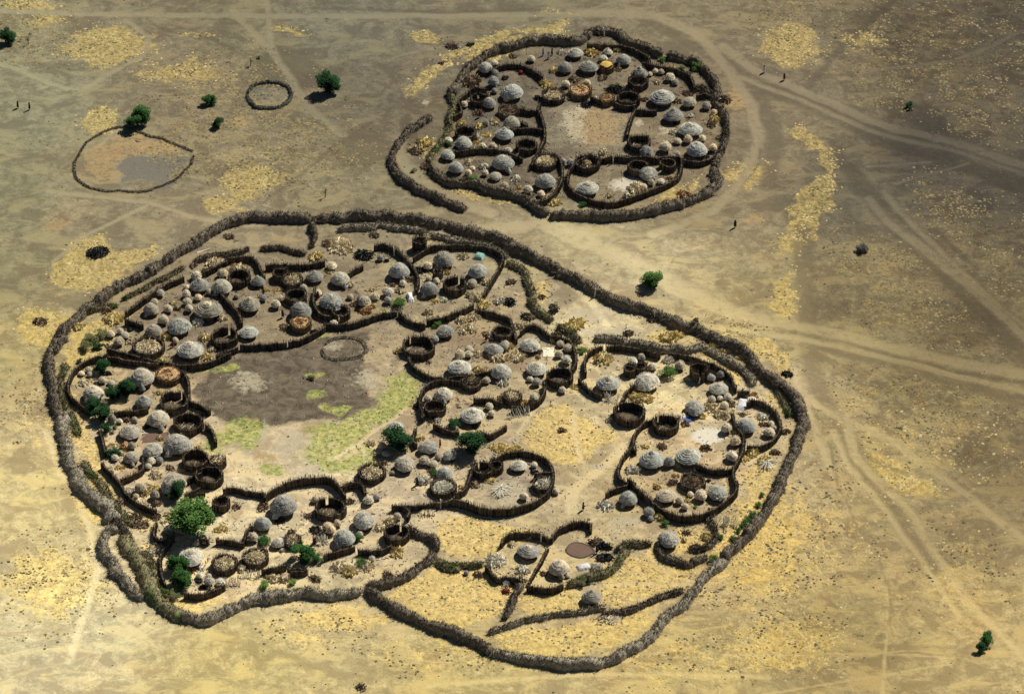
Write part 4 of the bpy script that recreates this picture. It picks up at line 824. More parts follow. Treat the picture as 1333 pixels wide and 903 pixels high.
ST = [
 ('A1 760,410 850,365 950,355 1050,385 1150,450', 'stake fence round the top of the upper left yard of the upper village'),
 ('A2 190,215 330,215 440,220 550,255 630,310 645,360', 'stake fence along the back of the upper village'),
 ('A2 590,345 700,370 850,400 930,440 970,530', 'stake fence along the back of the upper right yard, upper village'),
 ('A1 610,560 650,525 740,540', 'short stake fence at the left of the upper village'),
 ('A1 500,740 560,700 540,620 600,570', 'bent stake fence at the left edge of the upper village'),
 ('A1 980,680 1050,695 1110,685 1130,640', 'stake fence below the largest hut of the upper left yard'),
 ('A1 1120,690 1150,780 1165,870 A3 1150,200 1110,280', 'stake fence on the left of the bare middle ground, upper village'),
 ('A3 930,110 1060,100 1150,115', 'short stake fence reaching into the middle left yard'),
 ('A3 490,260 560,265 700,245 850,255 930,285 1000,320', 'stake fence between the two lower left yards of the upper village'),
 ('A3 1070,640 1200,600 1275,500 1290,400 1250,300 1120,295 1065,370', 'stake fence round the bottom centre yard of the upper village'),
 ('A4 50,500 65,400 130,335 210,300 280,320 380,305 500,310 600,300 690,320', 'stake fence round the top of the oval yard, upper village'),
 ('A4 690,320 780,305 865,310 870,400 830,470 700,530 500,605 350,640 220,615 100,560 50,500', 'stake fence round the bottom of the oval yard, upper village'),
 ('A2 480,870 500,780 540,690 620,690 700,690', 'stake fence on the right of the bare middle ground, upper village'),
 ('A4 880,325 1000,340 1090,310 1185,235', 'stake fence along the bottom of the right yard, upper village'),
 ('A2 215,590 280,620', 'short stake fence between two tan baskets, upper village'),
 ('A2 390,640 470,660 550,650', 'short stake fence below the dark open pen, upper village'),
 ('A2 980,580 1060,570 1110,610', 'short stake fence beside the right hedge, upper village'),
 ('A3 880,40 960,50 1040,80', 'short stake fence under a hut, upper village middle left'),
 ('B1 575,600 700,510 850,405 1000,340', 'stake fence slanting behind the upper left yard'),
 ('B1 1130,310 1180,290 1300,225 B2 250,430 400,415 460,440 500,520 525,565', 'curved stake fence behind the upper left huts'),
 ('B2 530,480 640,475 830,475 960,450', 'stake fence behind the top middle huts'),
 ('B2 180,650 250,730 330,815 360,889 B6 400,110', 'stake fence dividing the two upper left yards'),
 ('B5 440,190 560,225 680,250', 'stake fence below the leftmost upper yard'),
 ('B5 700,265 850,290 1000,310 1150,300 1240,265 1333,225 B6 230,350 300,320 390,290', 'stake fence below the upper left huts'),
 ('B6 400,275 500,275 600,270 740,260', 'stake fence above the cattle yard, middle stretch'),
 ('B6 750,255 830,240 930,200 1010,150 1020,120', 'stake fence above the cattle yard beside a green verge'),
 ('B6 1020,125 1130,130 1220,120 1333,85 B7 200,110 320,90', 'stake fence above the cattle yard, right stretch'),
 ('B7 330,90 380,140 450,170 520,185', 'curved stake fence below the topmost round yard'),
 ('B7 530,155 620,140 700,115 800,75 870,40', 'stake fence along the bottom of the topmost round yard'),
 ('B3 945,640 970,590 1030,490 1080,400 1065,340 960,290 800,275 640,280 550,295 430,375', 'stake fence round the top of the topmost round yard'),
 ('B3 150,285 220,272 320,315 390,390 450,460 470,540 455,600', 'stake fence left of the topmost round yard'),
 ('B2 1130,540 1180,510 1240,480', 'short stake fence beside the dark heap'),
 ('B2 890,640 880,740 920,820 1010,850', 'stake fence round a shaggy hut in the top middle'),
 ('B1 570,650 640,665 700,690', 'short stake fence at the far left of the upper yard'),
 ('B5 430,245 330,260 260,300 190,370 162,450 175,530 240,590 310,640', 'stake fence round the left yard with dark trees'),
 ('B5 440,250 600,275 700,290 820,300', 'stake fence along the top of the left yard'),
 ('B5 980,345 1030,440 1040,560 1120,600 1190,640', 'stake fence right of the left yard beside the cattle yard'),
 ('B5 1150,740 1200,780 1230,870', 'stake fence right of the middle left yard beside the cattle yard'),
 ('C1 385,110 410,190 430,280', 'stake fence below the dark trees on the left'),
 ('C1 400,350 460,410 530,490 570,560 640,620 720,665 800,690', 'curved stake fence at the lower left of the middle left yard'),
 ('C1 540,470 640,430 700,390 700,310', 'stake fence bending round a small yard on the left'),
 ('B5 490,650 560,640 640,640 740,620', 'stake fence across the left yard below the dark trees'),
 ('C1 1000,580 1060,560 1120,530', 'short stake fence beside the leafy tree'),
 ('C1 1010,480 1060,450 1130,420', 'short stake fence left of an open pen'),
 ('C7 245,170 225,250 270,300 330,290 370,265', 'stake fence hooked beside the big tree'),
 ('C7 350,290 290,370 270,450 285,560 310,620', 'stake fence at the left of the bottom left yard'),
 ('C7 440,680 520,690 600,680 680,650 740,620', 'stake fence at the bottom of the bottom left yard'),
 ('C2 70,450 150,455', 'very short stake fence below an open pen'),
 ('C2 280,430 360,420 450,440 560,455 590,480', 'stake fence at the bottom of the cattle yard, left stretch'),
 ('C2 580,490 640,440 750,385 850,360 1030,350 1110,400 1165,480', 'tall stake fence bowed over the large open pen'),
 ('C2 1150,410 1250,385 1310,430', 'short stake fence beside the small round granary'),
 ('C2 110,780 180,800', 'short low stake fence below the big tree'),
 ('C2 230,790 330,800 430,815', 'straight stake fence in the bottom left yards'),
 ('C2 440,800 450,740 490,690', 'short stake fence left of a round hut'),
 ('C7 1000,510 1080,500 1180,480', 'curved stake fence beside bleached poles'),
 ('C7 1190,500 1333,510 C8 100,530', 'stake fence below the leafy tree in the bottom yards'),
 ('C8 340,410 430,380 570,340', 'stake fence slanting below a hooded hut'),
 ('C8 590,365 700,375 780,360 840,330', 'stake fence left of the large open pen at the bottom'),
 ('C8 270,290 330,230 400,190', 'short slanting stake fence left of a hooded hut'),
 ('C8 830,50 920,50 1050,45 1200,25 1333,5', 'long straight stake fence in the central yard'),
 ('C8 915,55 960,90 945,135', 'short curved stake fence below the central yard'),
 ('C3 850,685 920,650 955,560 985,450', 'stake fence left of the big central ring'),
 ('C3 20,635 100,605 160,610 200,690', 'bent stake fence at the left of the central yard'),
 ('C4 240,435 320,395 400,380 500,390 590,420 650,480 668,580 640,670', 'stake fence round the top of the big central ring'),
 ('C4 640,670 560,730 440,780 300,805 150,795 30,750 F 588,652', 'tall stake fence round the bottom of the big central ring'),
 ('C4 530,545 600,530 660,535', 'short stake fence inside the big central ring'),
 ('B7 400,420 430,480 500,530 570,560 640,570 750,560 870,555', 'stake fence below the upper centre yard'),
 ('B7 510,850 485,770 495,680 545,615 640,585 780,600 900,610', 'stake fence round the top of the small round yard'),
 ('B7 870,720 1000,725 1080,755', 'stake fence right of the small round yard'),
 ('B7 1140,780 1230,775 1333,740', 'stake fence below two cream granaries'),
 ('B8 290,830 370,820 450,790 495,720 490,650', 'curved stake fence at the right of the upper centre yard'),
 ('B7 880,75 1000,95 1120,140 1150,200 1180,290', 'stake fence behind the upper centre yard'),
 ('B8 320,290 380,245 450,255 520,310 600,330 680,365 715,440 720,520 690,570', 'stake fence round the right of the upper centre yard'),
 ('B7 880,545 950,525 1010,520', 'short stake fence left of a hooded hut in the centre'),
 ('C3 590,10 600,80 610,140', 'stake fence left of the small round yard'),
 ('C3 690,180 780,220 880,240', 'stake fence below the small round yard'),
 ('C3 1040,240 1110,255 1220,190', 'stake fence between the small round yard and the wood chips'),
 ('C3 560,210 545,290 570,330', 'short stake fence right of the central dark tree'),
 ('B8 790,590 785,500 830,430 920,400', 'stake fence at the left of the right hand yards'),
 ('B8 940,400 1050,395 1200,420 1333,455 C5 300,85 430,115', 'stake fence along the top of the right hand yards'),
 ('C5 500,110 600,125 720,155 850,205 940,270 990,370', 'stake fence curving down behind the tall basket'),
 ('B8 740,625 800,690 850,725 910,750', 'stake fence at the lower left of the right hand yards'),
 ('C5 170,450 200,390 250,345', 'short stake fence left of the wide shaggy hut'),
 ('C5 390,590 310,630 255,710 255,800 C6 270,150', 'stake fence at the left of the pale threshing floor'),
 ('C6 250,120 180,190 140,280 150,350 210,385', 'stake fence bulging left of the bottom right yard'),
 ('C6 210,350 290,440 380,520 480,590 620,630 780,600 900,530 990,440 990,380', 'tall stake fence round the bottom right oval yard'),
 ('C6 700,250 800,285 900,290 970,275', 'stake fence below the pale threshing floor'),
 ('C6 985,400 970,300 1000,230 1040,150 1045,60 C5 1050,720 990,640 960,550', 'stake fence right of the pale threshing floor'),
 ('C5 1070,470 1130,455 1220,490 1290,570 1315,650', 'stake fence round the top of the far right round yard'),
 ('C5 1315,660 1260,740 1180,780 1070,785', 'stake fence round the bottom of the far right round yard'),
 ('C5 1000,390 1090,385', 'short stake fence above the far right round yard'),
 ('C6 50,460 120,420 210,395', 'short stake fence left of the bottom right oval yard'),
 ('D1 400,320 450,265 550,245 680,255 755,290', 'stake fence round the top of the left twin yard'),
 ('D1 765,290 830,215 960,165 1040,180 1050,220', 'stake fence above the brown hide'),
 ('D1 740,350 690,450 600,600', 'low stake fence between the twin yards'),
 ('D1 590,625 680,640 750,650 850,620', 'stake fence at the bottom of the right twin yard'),
 ('D1 290,480 370,570 440,560 540,585', 'stake fence at the bottom of the left twin yard')]
REG = [('upper village top left corner', 665, 68), ('upper village far yard', 745, 82), ('upper village upper left yard', 645, 122), ('upper village middle left yard', 640, 172), ('upper village lower left corner', 598, 205), ('upper village lower left yard', 655, 222),
       ('upper village bottom centre yard', 710, 225), ('upper village oval yard', 812, 232), ('upper village right yard', 890, 178), ('upper village upper right yard', 855, 105), ('upper village centre front', 780, 125),
       ('upper left corner of lower village', 165, 425), ('upper left yard of lower village', 225, 400), ('second upper left yard', 290, 375), ('top middle yard of lower village', 385, 375), ('wood stack corner at the top', 440, 335), ('open top yard of lower village', 510, 370), ('topmost round yard', 595, 345), ('ground right of topmost yard', 665, 390),
       ('upper centre yard', 590, 450), ('crowded upper centre yard', 655, 450), ('right part of upper centre yard', 725, 450), ('left yard with dark trees', 130, 500), ('right half of left yard', 200, 510), ('middle left yard', 180, 590), ('lower part of left yards', 215, 650), ('small pens beside cattle yard', 265, 590),
       ('bottom left corner yard', 245, 745), ('yard right of big tree', 300, 690), ('dusty bottom yard', 370, 665), ('yard below the bleached poles', 380, 720), ('bottom yard around hooded huts', 450, 695), ('bottom right end of yards', 520, 710),
       ('shady central yard', 480, 595), ('central yard under dark trees', 570, 590), ('small round central yard', 600, 525), ('strip of ground right of centre', 660, 545), ('big central ring', 670, 625), ('right hand upper yard', 800, 485), ('yard of the shaggy hut', 850, 480), ('yard of the tall basket', 930, 485), ('far right round yard', 990, 550), ('threshing floor yard', 920, 575),
       ('left side of right yards', 850, 580), ('bottom right oval yard', 890, 645), ('ground left of oval yard', 805, 655), ('left twin yard', 680, 715), ('yard with brown hide', 755, 725), ('grassy hollow', 880, 695), ('right strip inside outer hedge', 975, 630), ('bottom yellow strip', 800, 800), ('upper right strip between hedges', 940, 440), ('dry strip at the upper right', 820, 420), ('left strip between hedges', 110, 430), ('bottom left strip', 180, 700), ('open plain', 52, 250)]
ORD_ = ['seventeenth', 'eighteenth', 'nineteenth', 'twentieth', 'twenty-first', 'twenty-second']
ORD = ['first', 'second', 'third', 'fourth', 'fifth', 'sixth', 'seventh', 'eighth', 'ninth', 'tenth', 'eleventh', 'twelfth', 'thirteenth', 'fourteenth', 'fifteenth', 'sixteenth']
ORD += ORD_
def region(x, y): return min(REG, key=lambda r: (r[1]-x)**2+((r[2]-y)*1.5)**2)[0]
import re
def parse(txt):
    out = []; tl = 'F'
    for tok in txt.split():
        if ',' not in tok: tl = tok; continue
        a, b, c = tok.split(','); m = re.match(r'(\d+)(.*)', c); wpx = float(m.group(1))
        if wpx <= 0: continue
        x, y = tp(tl, float(a), float(b)); out.append(dict(x=x, y=y, w=wpx/5.5556, c=m.group(2)))
    return out
def labelled(items, noun, adj):
    by = {}
    for it in items: it['r'] = region(it['x'], it['y']); by.setdefault(it['r'], []).append(it)
    for rg, L in by.items():
        L.sort(key=lambda i: (i['x'], i['y']))
        for k, it in enumerate(L):
            a = adj(it)
            if len(L) == 1: s = 'the only %s in the %s' % (noun, rg)
            else: s = '%s %s from the left in the %s' % (ORD[k], noun, rg)
            if a and len((s+' '+a).split()) <= 16: s += ', '+a
            it['label'] = s
    return items
SS = lambda it: it['w']/ppm(it['x'], it['y'])

# the smaller heaps and granaries crowding round the huts
HU, GR, PE, PI, TRL = parse(HUTS), parse(GRAN), parse(PENS), parse(PILES), parse(TREES)
def crowd():
    rs = random.Random(21); occ = [(i['x'], i['y'], i['w']*.5) for i in HU+GR+PE+PI]; base = [i for i in HU+GR+PE]
    fences = [p for s in ST for p in chain(s[0])]
    for _ in range(4000):
        b = rs.choice(base); a = rs.uniform(0, 6.283); isg = rs.random() < .26; w_ = rs.uniform(8.5, 11.5) if isg else rs.uniform(7, 17)
        d = b['w']*.5+w_*.5+rs.uniform(0, 5); x = b['x']+math.cos(a)*d; y = b['y']+math.sin(a)*d*.7
        if any(((x-o[0])**2+((y-o[1])*1.35)**2)**.5 < o[2]+w_*.5-1.0 for o in occ): continue
        if min((x-f[0])**2+(y-f[1])**2 for f in fences) < 30: continue
        if isg and sum(1 for g in GR if g.get('new')) >= 52: continue
        if not isg and sum(1 for g in PI if g.get('new')) >= 170: continue
        occ.append((x, y, w_*.5)); it = dict(x=x, y=y, w=w_, c=rs.choice(['g', 'p', '', '']) if isg else rs.choice(['cream', 'cream', 'brown', 'white', 'dark', 'yellow', 'chips', 'brown']), new=1)
        (GR if isg else PI).append(it)
crowd()
# hedges and stake fences
for s in TH:
    if s[3] in ('stone', 'ringbrown'): brush_fence(s[0], s[4], s[1], s[2], s[3], 26, 'kraal_ring', 'kraal', 'abandoned rings of low brush', .35)
    else: brush_fence(s[0], s[4], s[1], s[2], s[3])
for s in ST: stick_fence(s[0], s[1], 2.4 if 'tall' in s[1].split()[:1] else (1.4 if s[1].startswith(('low', 'very')) else 2.0), thick=.42)

# huts
protos = {}
for k in ('dome', 'cone', 'hood', 'flat', 'shaggy'):
    protos[k] = [make_hut(k, 'thatch') for _ in range(3)]; protos[k+'p'] = [make_hut(k, 'thatch_pale') for _ in range(2)]
for it in labelled(HU, 'thatched hut', lambda it: ('wide ' if it['w'] > 29 else '')+('with an entrance hood' if it['c'] == 'h' else 'with a flat layered roof' if it['c'] == 'f' else 'with a shaggy roof' if it['c'] == 's' else 'with a domed roof')):
    k = {'h': 'hood', 'f': 'flat', 's': 'shaggy'}.get(it['c'], random.choice(['dome', 'dome', 'cone']))
    if it['y'] > 440 and random.random() < .75: k += 'p'
    s = SS(it)/5.1; p = at(it['x'], it['y'], 1.95*s)
    rz = (R(-70+U(-15, 15)) if random.random() < .6 else R(-125)) if it['c'] == 'h' else U(0, 6.28)
    o = dup(random.choice(protos[k]), (p.x, p.y, ground_z(p.x, p.y)), rz, (s*U(.97, 1.03), s*U(.95, 1.03), s*U(.92, 1.08)))
    tag(o, it['label'], 'hut', 'thatched huts in the yards')
for L in protos.values():
    for q in L: kill(q)
# granaries
gp = {k: [make_granary(k) for _ in range(3)] for k in ('cream', 'grey', 'pale')}
for it in labelled(GR, 'small granary', lambda it: {'g': 'grey thatch cap', 'p': 'pale straw cap'}.get(it['c'], 'cream thatch cap')):
    s = SS(it)/2.2; p = at(it['x'], it['y'], 1.25*s)
    o = dup(random.choice(gp[{'g': 'grey', 'p': 'pale'}.get(it['c'], 'cream')]), (p.x, p.y, ground_z(p.x, p.y)), U(0, 6.28), (s, s, s*U(.85, 1.1)))
    tag(o, it['label'], 'granary', 'thatched granaries in the yards')
for L in gp.values():
    for q in L: kill(q)
# round stake pens
PN = {'o': 'open to the sky', 'c': 'filled with pale poles', 't': 'filled with tan straw', 'b': 'holding brown brush', 'k': 'small and dark', 'y': 'covered with a yellow sheet', 'T': 'tall and basket shaped'}
for it in labelled(PE, 'round stake pen', lambda it: PN[it['c']]):
    c = it['c']; r = SS(it)*.5*.93; h = {'o': 2.3, 'c': 1.9, 't': 2.0, 'b': 1.9, 'k': 2.2, 'y': 1.8, 'T': 3.0}[c]
    p = at(it['x'], it['y'], h*.5); gz = ground_z(p.x, p.y); t = empty('stake_pen', (p.x, p.y, gz), U(0, 6.28)); tag(t, it['label'], 'pen', 'round stake pens in the yards')
    keep = relief_off = None
    V, Fc = [], []
    gzf = ground_z
    ground_z = lambda a, b: 0.0
    stakes(V, Fc, ring_path(r, .55/max(r, .8) if c in 'okT' and r > 1.5 else 0.0, 6.283, .15), h, .42, lean=.03)
    ground_z = gzf
    mesh_obj('stake_wall', V, Fc, M['pen_tan' if c in 'ty' else 'pen'], t)
    if c in 'ctb':
        f = mound(r*.93, .45 if c != 't' else .3, n=22, z0=h*.42 if c != 't' else h*.72)
        V, Fc = join(f, shift(sticks(int(34+r*22), r*.72, .5, 2.0 if c != 't' else 1.2, .05), Vector((0, 0, h*.6 if c != 't' else h*.72)))); mesh_obj('pole_fill', V, Fc, M[{'c': 'white' if it['x'] > 560 and it['y'] > 580 else 'cream', 't': 'orange', 'b': 'brown'}[c]], t)
    elif c == 'y':
        f = mound(r*.9, .3, n=22, z0=h*.95); mesh_obj('sheet', f[0], f[1], M['tarp_yellow'], t)
    else:
        f = mound(r*.97, .10, n=22, rings=3, z0=.03, jit=.03); mesh_obj('dung_shade_floor', f[0], f[1], M['dung'], t)  # dark disc, shade inside the pen put into the floor colour
    if c in 'okT' and random.random() < .45:
        V, Fc = sticks(14, r*.7, .3, 1.6, .05); mesh_obj('loose_pole_heap', V, Fc, M['cream'], t)
# heaps of poles and brush
PM = {'cream': ('cream', 'pale cream poles'), 'white': ('white', 'bleached white poles'), 'yellow': ('yellow', 'straw yellow sticks'), 'brown': ('brown', 'brown brushwood'), 'dark': ('dark', 'dark brushwood'), 'poles': ('white', 'long leaning poles'), 'fan': ('white', 'poles fanned out'),
      'chips': ('yellow', 'short chopped wood'), 'stack': ('cream', 'neatly stacked poles'), 'orange': ('orange', 'orange straw'), 'heap': ('dark', 'charred brush'), 'cloth': ('brown', 'cloth and brush')}
for it in labelled(PI, 'wood heap', lambda it: PM[it['c']][1]):
    c = it['c']; r = SS(it)*.5; p = at(it['x'], it['y'], .35); mt = PM[c][0]; n = int(22+r*r*18); sq = U(.6, .95)
    if c in ('cream', 'white', 'yellow', 'orange'): a = join(mound(r*.8, min(r*.42, .6)+.15, sq, jit=.2), sticks(n, r*.85, min(r*.55, .7)+.25, min(r*.85, 1.7)+.3, .10+.035*r, sq=sq))
    elif c in ('brown', 'dark', 'cloth'): a = join(mound(r*.8, r*.32+.1, sq, jit=.2), sticks(int(n*1.3), r*.9, r*.45+.2, r*.6+.3, .08, up=.6, sq=sq))
    elif c == 'heap': a = join(mound(r*.95, .9, .85, jit=.2), sticks(int(n*2), r*1.0, 1.1, r*.35+.3, .06, up=.8, sq=.85))
    elif c == 'chips': a = sticks(int(n*1.2), r, .35, .8, .15, sq=.55, up=.2)
    elif c == 'stack': a = sticks(int(n*1.1), r, .6, 2.4, .09, sq=.55, up=.05, direction=R(75))
    elif c == 'fan': 
        a = ([], [])
        for k in range(46):
            an = U(0, 6.283); l = r*U(.7, 1.15); a = join(a, limb(Vector((math.cos(an)*.15, math.sin(an)*.15, U(.9, 1.3))), Vector((math.cos(an)*l, math.sin(an)*l*.8, U(.1, .7))), .06, .05, 4))
    else:
        a = ([], [])
        for k in range(26):
            x0 = U(-r, r); a = join(a, limb(Vector((x0, U(-.6, .2), 0)), Vector((x0+U(-.7, .7), U(.4, 1.2), U(1.0, 1.8))), .06, .045, 4))
    o = mesh_obj('wood_heap', a[0], a[1], M[mt]); o.location = (p.x, p.y, ground_z(p.x, p.y)); o.rotation_euler.z = U(-.5, .5) if c in ('stack', 'chips', 'poles') else U(0, 6.28)
    tag(o, it['label'], 'wood heap', 'heaps of poles and brush')
# trees and shrubs
LM = {'dark': 'leaf_dark', 'leaf': 'leaf', 'mid': 'leaf_mid', 'lime': 'leaf_lime', 'olive': 'leaf_olive', 'grey': 'leaf_grey', '': 'leaf'}
pc = {}
tl = parse(TREES)
for it in tl: it['S'] = it['c'].startswith('S'); it['m'] = it['c'].lstrip('S')
A_ = {'dark': 'dark green', 'leaf': 'green', 'mid': 'bright green', 'lime': 'lime green', 'olive': 'dull olive', 'grey': 'grey'}
pl = {'10': 'dark tree at the far left edge of the open plain', '178': 'green tree beside the large abandoned ring on the plain', '272': 'upper of two small trees right of the large abandoned ring', '283': 'lower of two small trees right of the large abandoned ring',
      '428': 'dark round tree on the plain right of the small kraal ring', '848': 'lone bright green tree between the two villages', '1285': 'small green tree at the bottom right of the plain', '1278': 'dark crown added as the shadow of the small green tree, bottom right'}  # last one is an added dark crown drawn for the neighbouring tree's shadow
labelled([i for i in tl if not i['S']], 'tree', lambda it: A_[it['m']]+' crown'); labelled([i for i in tl if i['S']], 'leafy shrub', lambda it: A_[it['m']]+' leaves')
for it in tl:
    k = ('shrub' if it['S'] else 'tree'); key = (k, it['m'])
    if key not in pc: pc[key] = [make_tree(LM[it['m']], k) for _ in range(2 if k == 'shrub' else 3)]
    s = SS(it)/4.05; cz = 1.9 if k == 'tree' else 1.1; p = at(it['x'], it['y'], cz*s)
    it['o'] = o = dup(random.choice(pc[key]), (p.x, p.y, ground_z(p.x, p.y)), U(0, 6.28), (s, s, s*U(.9, 1.05)))
    lab = pl.get('%d' % round(it['x']), it['label'])
    if round(it['x']) == 1185: lab = 'dark shrub beside the road right of the upper village'
    if round(it['x']) == 1123: lab = 'grey-green shrub alone on the right hand plain'
    tag(o, lab, 'tree' if k == 'tree' else 'shrub', 'trees' if k == 'tree' else 'shrubs')
for L in pc.values():
    for q in L: kill(q)
# bare saplings
for (sp, lab) in (('D4 905,215', 'bare grey sapling above the small kraal ring'), ('D4 100,140', 'bare grey sapling at the upper left of the plain'), ('D4 1175,690', 'bare grey sapling just above the outer hedge')):
    x, y = chain(sp)[0]; p = at(x, y, 1.5); t = empty('bare_sapling', (p.x, p.y, 0)); tag(t, lab, 'sapling')
    a = limb(Vector((0, 0, -.3)), Vector((.1, 0, 1.6)), .10, .06, 5)
    b = ([], [])
    for k in range(22):
        st = Vector((.1*U(.3, 1), 0, U(.7, 1.7))); b = join(b, limb(st, st+Vector((U(-1, 1), U(-1, 1), U(.3, 1.2))), .04, .012, 3))
    mesh_obj('trunk', a[0], a[1], M['bark'], t); mesh_obj('branches', b[0], b[1], M['leaf_grey'], t)
# people
pp = {}
for sp, cl, lab in PEOPLE:
    if cl not in pp: pp[cl] = make_person(cl, random.randint(0, 1))
    x, y = chain(sp)[0]; p = at(x, y, .8); s = U(1.0, 1.08)
    tag(dup(pp[cl], (p.x, p.y, ground_z(p.x, p.y)), U(0, 6.28), s), lab, 'person', 'villagers')
for q in pp.values(): kill(q)
# cloths, hides, tins and posts
def drape(name, sp, sx, sy, mat, lab, cat, z=.25, lump=.22, pts=None):
    x, y = chain(sp)[0]; p = at(x, y, z*.5); V = []; Fc = []; n = 9; ph = U(0, 50)
    for j in range(n):
        for i in range(n):
            u, v = i/(n-1)*2-1, j/(n-1)*2-1; e = 1-max(abs(u), abs(v))**3
            V.append(Vector((u*sx*.5+U(-.05, .05), v*sy*.5+U(-.05, .05), z*e+lump*vn(i*.9+ph+j*7.7)*.6*e+.02)))
    for j in range(n-1):
        for i in range(n-1): a = j*n+i; Fc.append((a, a+1, a+1+n, a+n))
    o = mesh_obj(name, V, Fc, M[mat]); o.location = (p.x, p.y, ground_z(p.x, p.y)+.03); o.rotation_euler.z = U(-.5, .5); tag(o, lab, cat); return o
drape('blue_cloth', 'C5 640,580', 1.6, 1.9, 'cloth_blue', 'bright blue cloth on the ground left of the threshing floor', 'cloth')
drape('white_sheet', 'D1 997,480', 2.6, 1.7, 'tin', 'shiny white sheet on the ground below the brown hide', 'sheet', .5)
drape('pale_sheet', 'C5 610,560', 2.2, 2.0, 'cloth_cream', 'pale cloth beside the bright blue cloth', 'cloth', .5)
drape('red_cloth', 'D1 435,655', 1.2, 1.0, 'cloth_red', 'dark red cloth below the left twin yard', 'cloth', .6)
drape('red_cloth', 'A2 530,430', 1.1, 1.1, 'cloth_red', 'red cloth laid against a hut in the upper village', 'cloth', .7)
drape('red_cloth', 'A1 990,410', .9, 1.0, 'cloth_red', 'dark red cloth by the stake fence, upper village', 'cloth', .6)
drape('purple_cloth', 'A1 695,705', 1.8, 1.6, 'cloth_purple', 'dark purple cloth spread in the upper village', 'cloth', .15)
drape('teal_sheet', 'B3 910,345', 2.0, 2.2, 'cloth_teal', 'pale teal sheet above a hut in the topmost round yard', 'sheet', .8)
drape('cream_sheet', 'B5 690,630', .8, .8, 'cloth_cream', 'small pale sheet in the left yard', 'sheet', .5)
drape('brown_hide', 'C1 790,155', 5.0, 2.8, 'cowhide', 'brown hide pegged out in the middle left yard', 'hide', .06, .05)
drape('drying_mat', 'B8 520,430', 2.2, 3.2, 'cloth_cream', 'pale mat with a dark middle beside the small granaries', 'mat', .05, .05)
drape('drying_mat', 'B3 410,640', 1.2, 3.2, 'cloth_white', 'long white sheet hung near the bright green shrub', 'mat', .8, .2)
drape('grey_sheet', 'C5 1035,470', 1.9, 3.8, 'tin', 'grey sheet slanting above the far right round yard', 'sheet', .5)
drape('pink_hide', 'C5 1100,420', 2.0, 3.2, 'cloth_cream', 'pinkish hide above the far right round yard', 'hide', .5)
x, y = chain('D1 975,365')[0]; p = at(x, y)
sh = [(-2.5, .0), (-1.5, 1.9), (-.2, 2.1), (1.5, 1.2), (2.4, -.2), (2.0, -.9), (.2, -1.9), (-1.6, -1.3)]
t = empty('clay_basin', (p.x, p.y, ground_z(p.x, p.y))); tag(t, 'reddish brown clay basin with a pale rim in the right twin yard', 'basin')
ps = resample([Vector((a, b, 0)) for a, b in sh], .3, True)
mesh_obj('basin_floor', [v+Vector((0, 0, .10)) for v in ps[:-1]], [tuple(range(len(ps)-1))], M['cowhide'], t)
V = []; Fc = []; n = len(ps)
for i, v in enumerate(ps):
    o_ = v.normalized()
    for (r, z) in ((-.05, .02), (0, .14), (.2, .16), (.4, 0)): V.append(v+o_*r+Vector((0, 0, z)))
for i in range(n-1):
    for k in range(3): Fc.append((i*4+k, (i+1)*4+k, (i+1)*4+k+1, i*4+k+1))
mesh_obj('rim', V, Fc, M['mud'], t, True)
# pale upright posts and stone slabs in the hedges
k = 0
for sp, lab in (('B4 635,440', 'pale post in the upper right outer hedge, leftmost'), ('D3 290,235', 'pale post in the upper right outer hedge, rightmost'), ('B3 295,310', 'pale slab in the fence behind the open top yard'), ('A4 900,610', 'pale stump in the bottom hedge of the upper village'),
                ('B1 1085,120', 'pale fallen trunk inside the upper left hedge'), ('D1 690,265', 'white post above the left twin yard'), ('C3 740,745', 'white post in the long straight stake fence'), ('A4 380,310', 'pale post in the fence above the oval yard'), ('A2 315,110', 'pale post in the back hedge of the upper village')):
    x, y = chain(sp)[0]; p = at(x, y, 1.3); fallen = 'fallen' in lab
    a = limb(Vector((0, 0, 0)), Vector((2.6, 1.2, .2)) if fallen else Vector((U(-.2, .2), 0, 2.3)), .16, .10, 7)
    V = a[0]+[a[0][i]*1 for i in range(7)]; Fc = a[1]+[tuple(range(7, 14))]
    tw = limb(Vector((0, 0, 1.5 if not fallen else .2)), Vector((.4, .1, 2.2 if not fallen else .6)), .07, .04, 5); V, Fc = join((a[0], a[1]+[tuple(range(7, 14))]), tw)
    o = mesh_obj('wooden_post', V, Fc, M['white']); o.location = (p.x, p.y, ground_z(p.x, p.y)-.1); tag(o, lab, 'post')
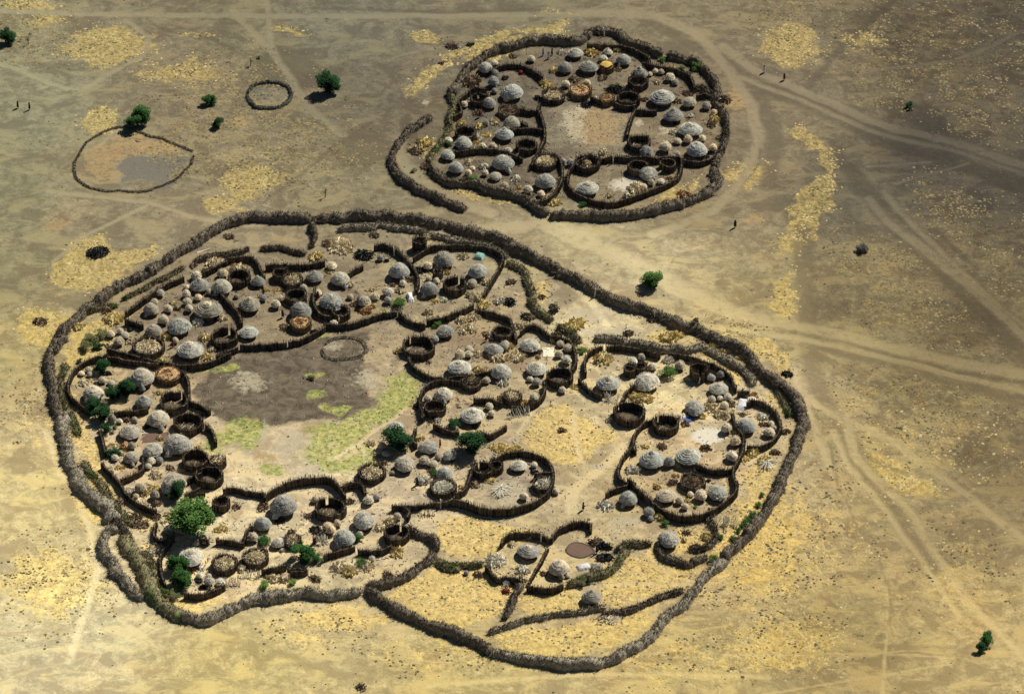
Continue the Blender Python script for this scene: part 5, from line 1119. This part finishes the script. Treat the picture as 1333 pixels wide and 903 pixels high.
# loose litter of stones and twigs over the yards
def litter():
    rs = random.Random(5); V = []; Fc = []
    areas = [(180, 640, 380, 560, 0), (560, 920, 60, 260, 0), (200, 560, 600, 780, 0), (540, 780, 420, 700, 0), (780, 1020, 460, 740, 0), (620, 820, 680, 800, 0), (710, 820, 130, 200, 1), (400, 600, 430, 600, 0)]
    for (x0, x1, y0, y1, d) in areas:
        for _ in range(int((x1-x0)*(y1-y0)/(46 if not d else 14))):
            p = at(rs.uniform(x0, x1), rs.uniform(y0, y1)); r = rs.uniform(.05, .16)*(1.7 if rs.random() < .08 else 1); z = ground_z(p.x, p.y); j = len(V); c = Vector((p.x, p.y, z+r*.35))
            a = rs.uniform(0, 3); q = [Vector((math.cos(a+k*1.571)*r*rs.uniform(.7, 1.5), math.sin(a+k*1.571)*r*rs.uniform(.7, 1.5), -.05)) for k in range(4)]
            V += [c+v for v in q]+[c+Vector((0, 0, r*.8))]; Fc += [(j, j+1, j+4), (j+1, j+2, j+4), (j+2, j+3, j+4), (j+3, j, j+4)]
    tag(mesh_obj('stone_litter', V, Fc, M['stones']), 'small pale stones and chips littering the yards', 'stones', None, 'stuff')
litter()
def loose():
    rs = random.Random(8); V = []; Fc = []
    src = [i for i in HU+GR+PE+PI if i['x'] > 90 and not (i['c'] == 'heap')]
    for _ in range(5200):
        b = rs.choice(src); p = at(b['x']+rs.gauss(0, b['w']*.75), b['y']+rs.gauss(0, b['w']*.55)); a = rs.uniform(0, 3.1416); l = rs.uniform(.25, .9); di = Vector((math.cos(a), math.sin(a), rs.uniform(0, .25))).normalized()*l
        c = Vector((p.x, p.y, ground_z(p.x, p.y)+.05)); s = Vector((-di.y, di.x, 0)).normalized()*rs.uniform(.03, .07); u = Vector((0, 0, .09)); j = len(V)
        V += [c-s, c+s, c+u, c+di-s, c+di+s, c+di+u]; Fc += [(j, j+1, j+4, j+3), (j+1, j+2, j+5, j+4), (j+2, j, j+3, j+5), (j, j+2, j+1), (j+3, j+4, j+5)]
    tag(mesh_obj('loose_sticks', V, Fc, M['loose']), 'loose sticks and trash strewn over the ground of the yards', 'sticks', None, 'stuff')
loose()
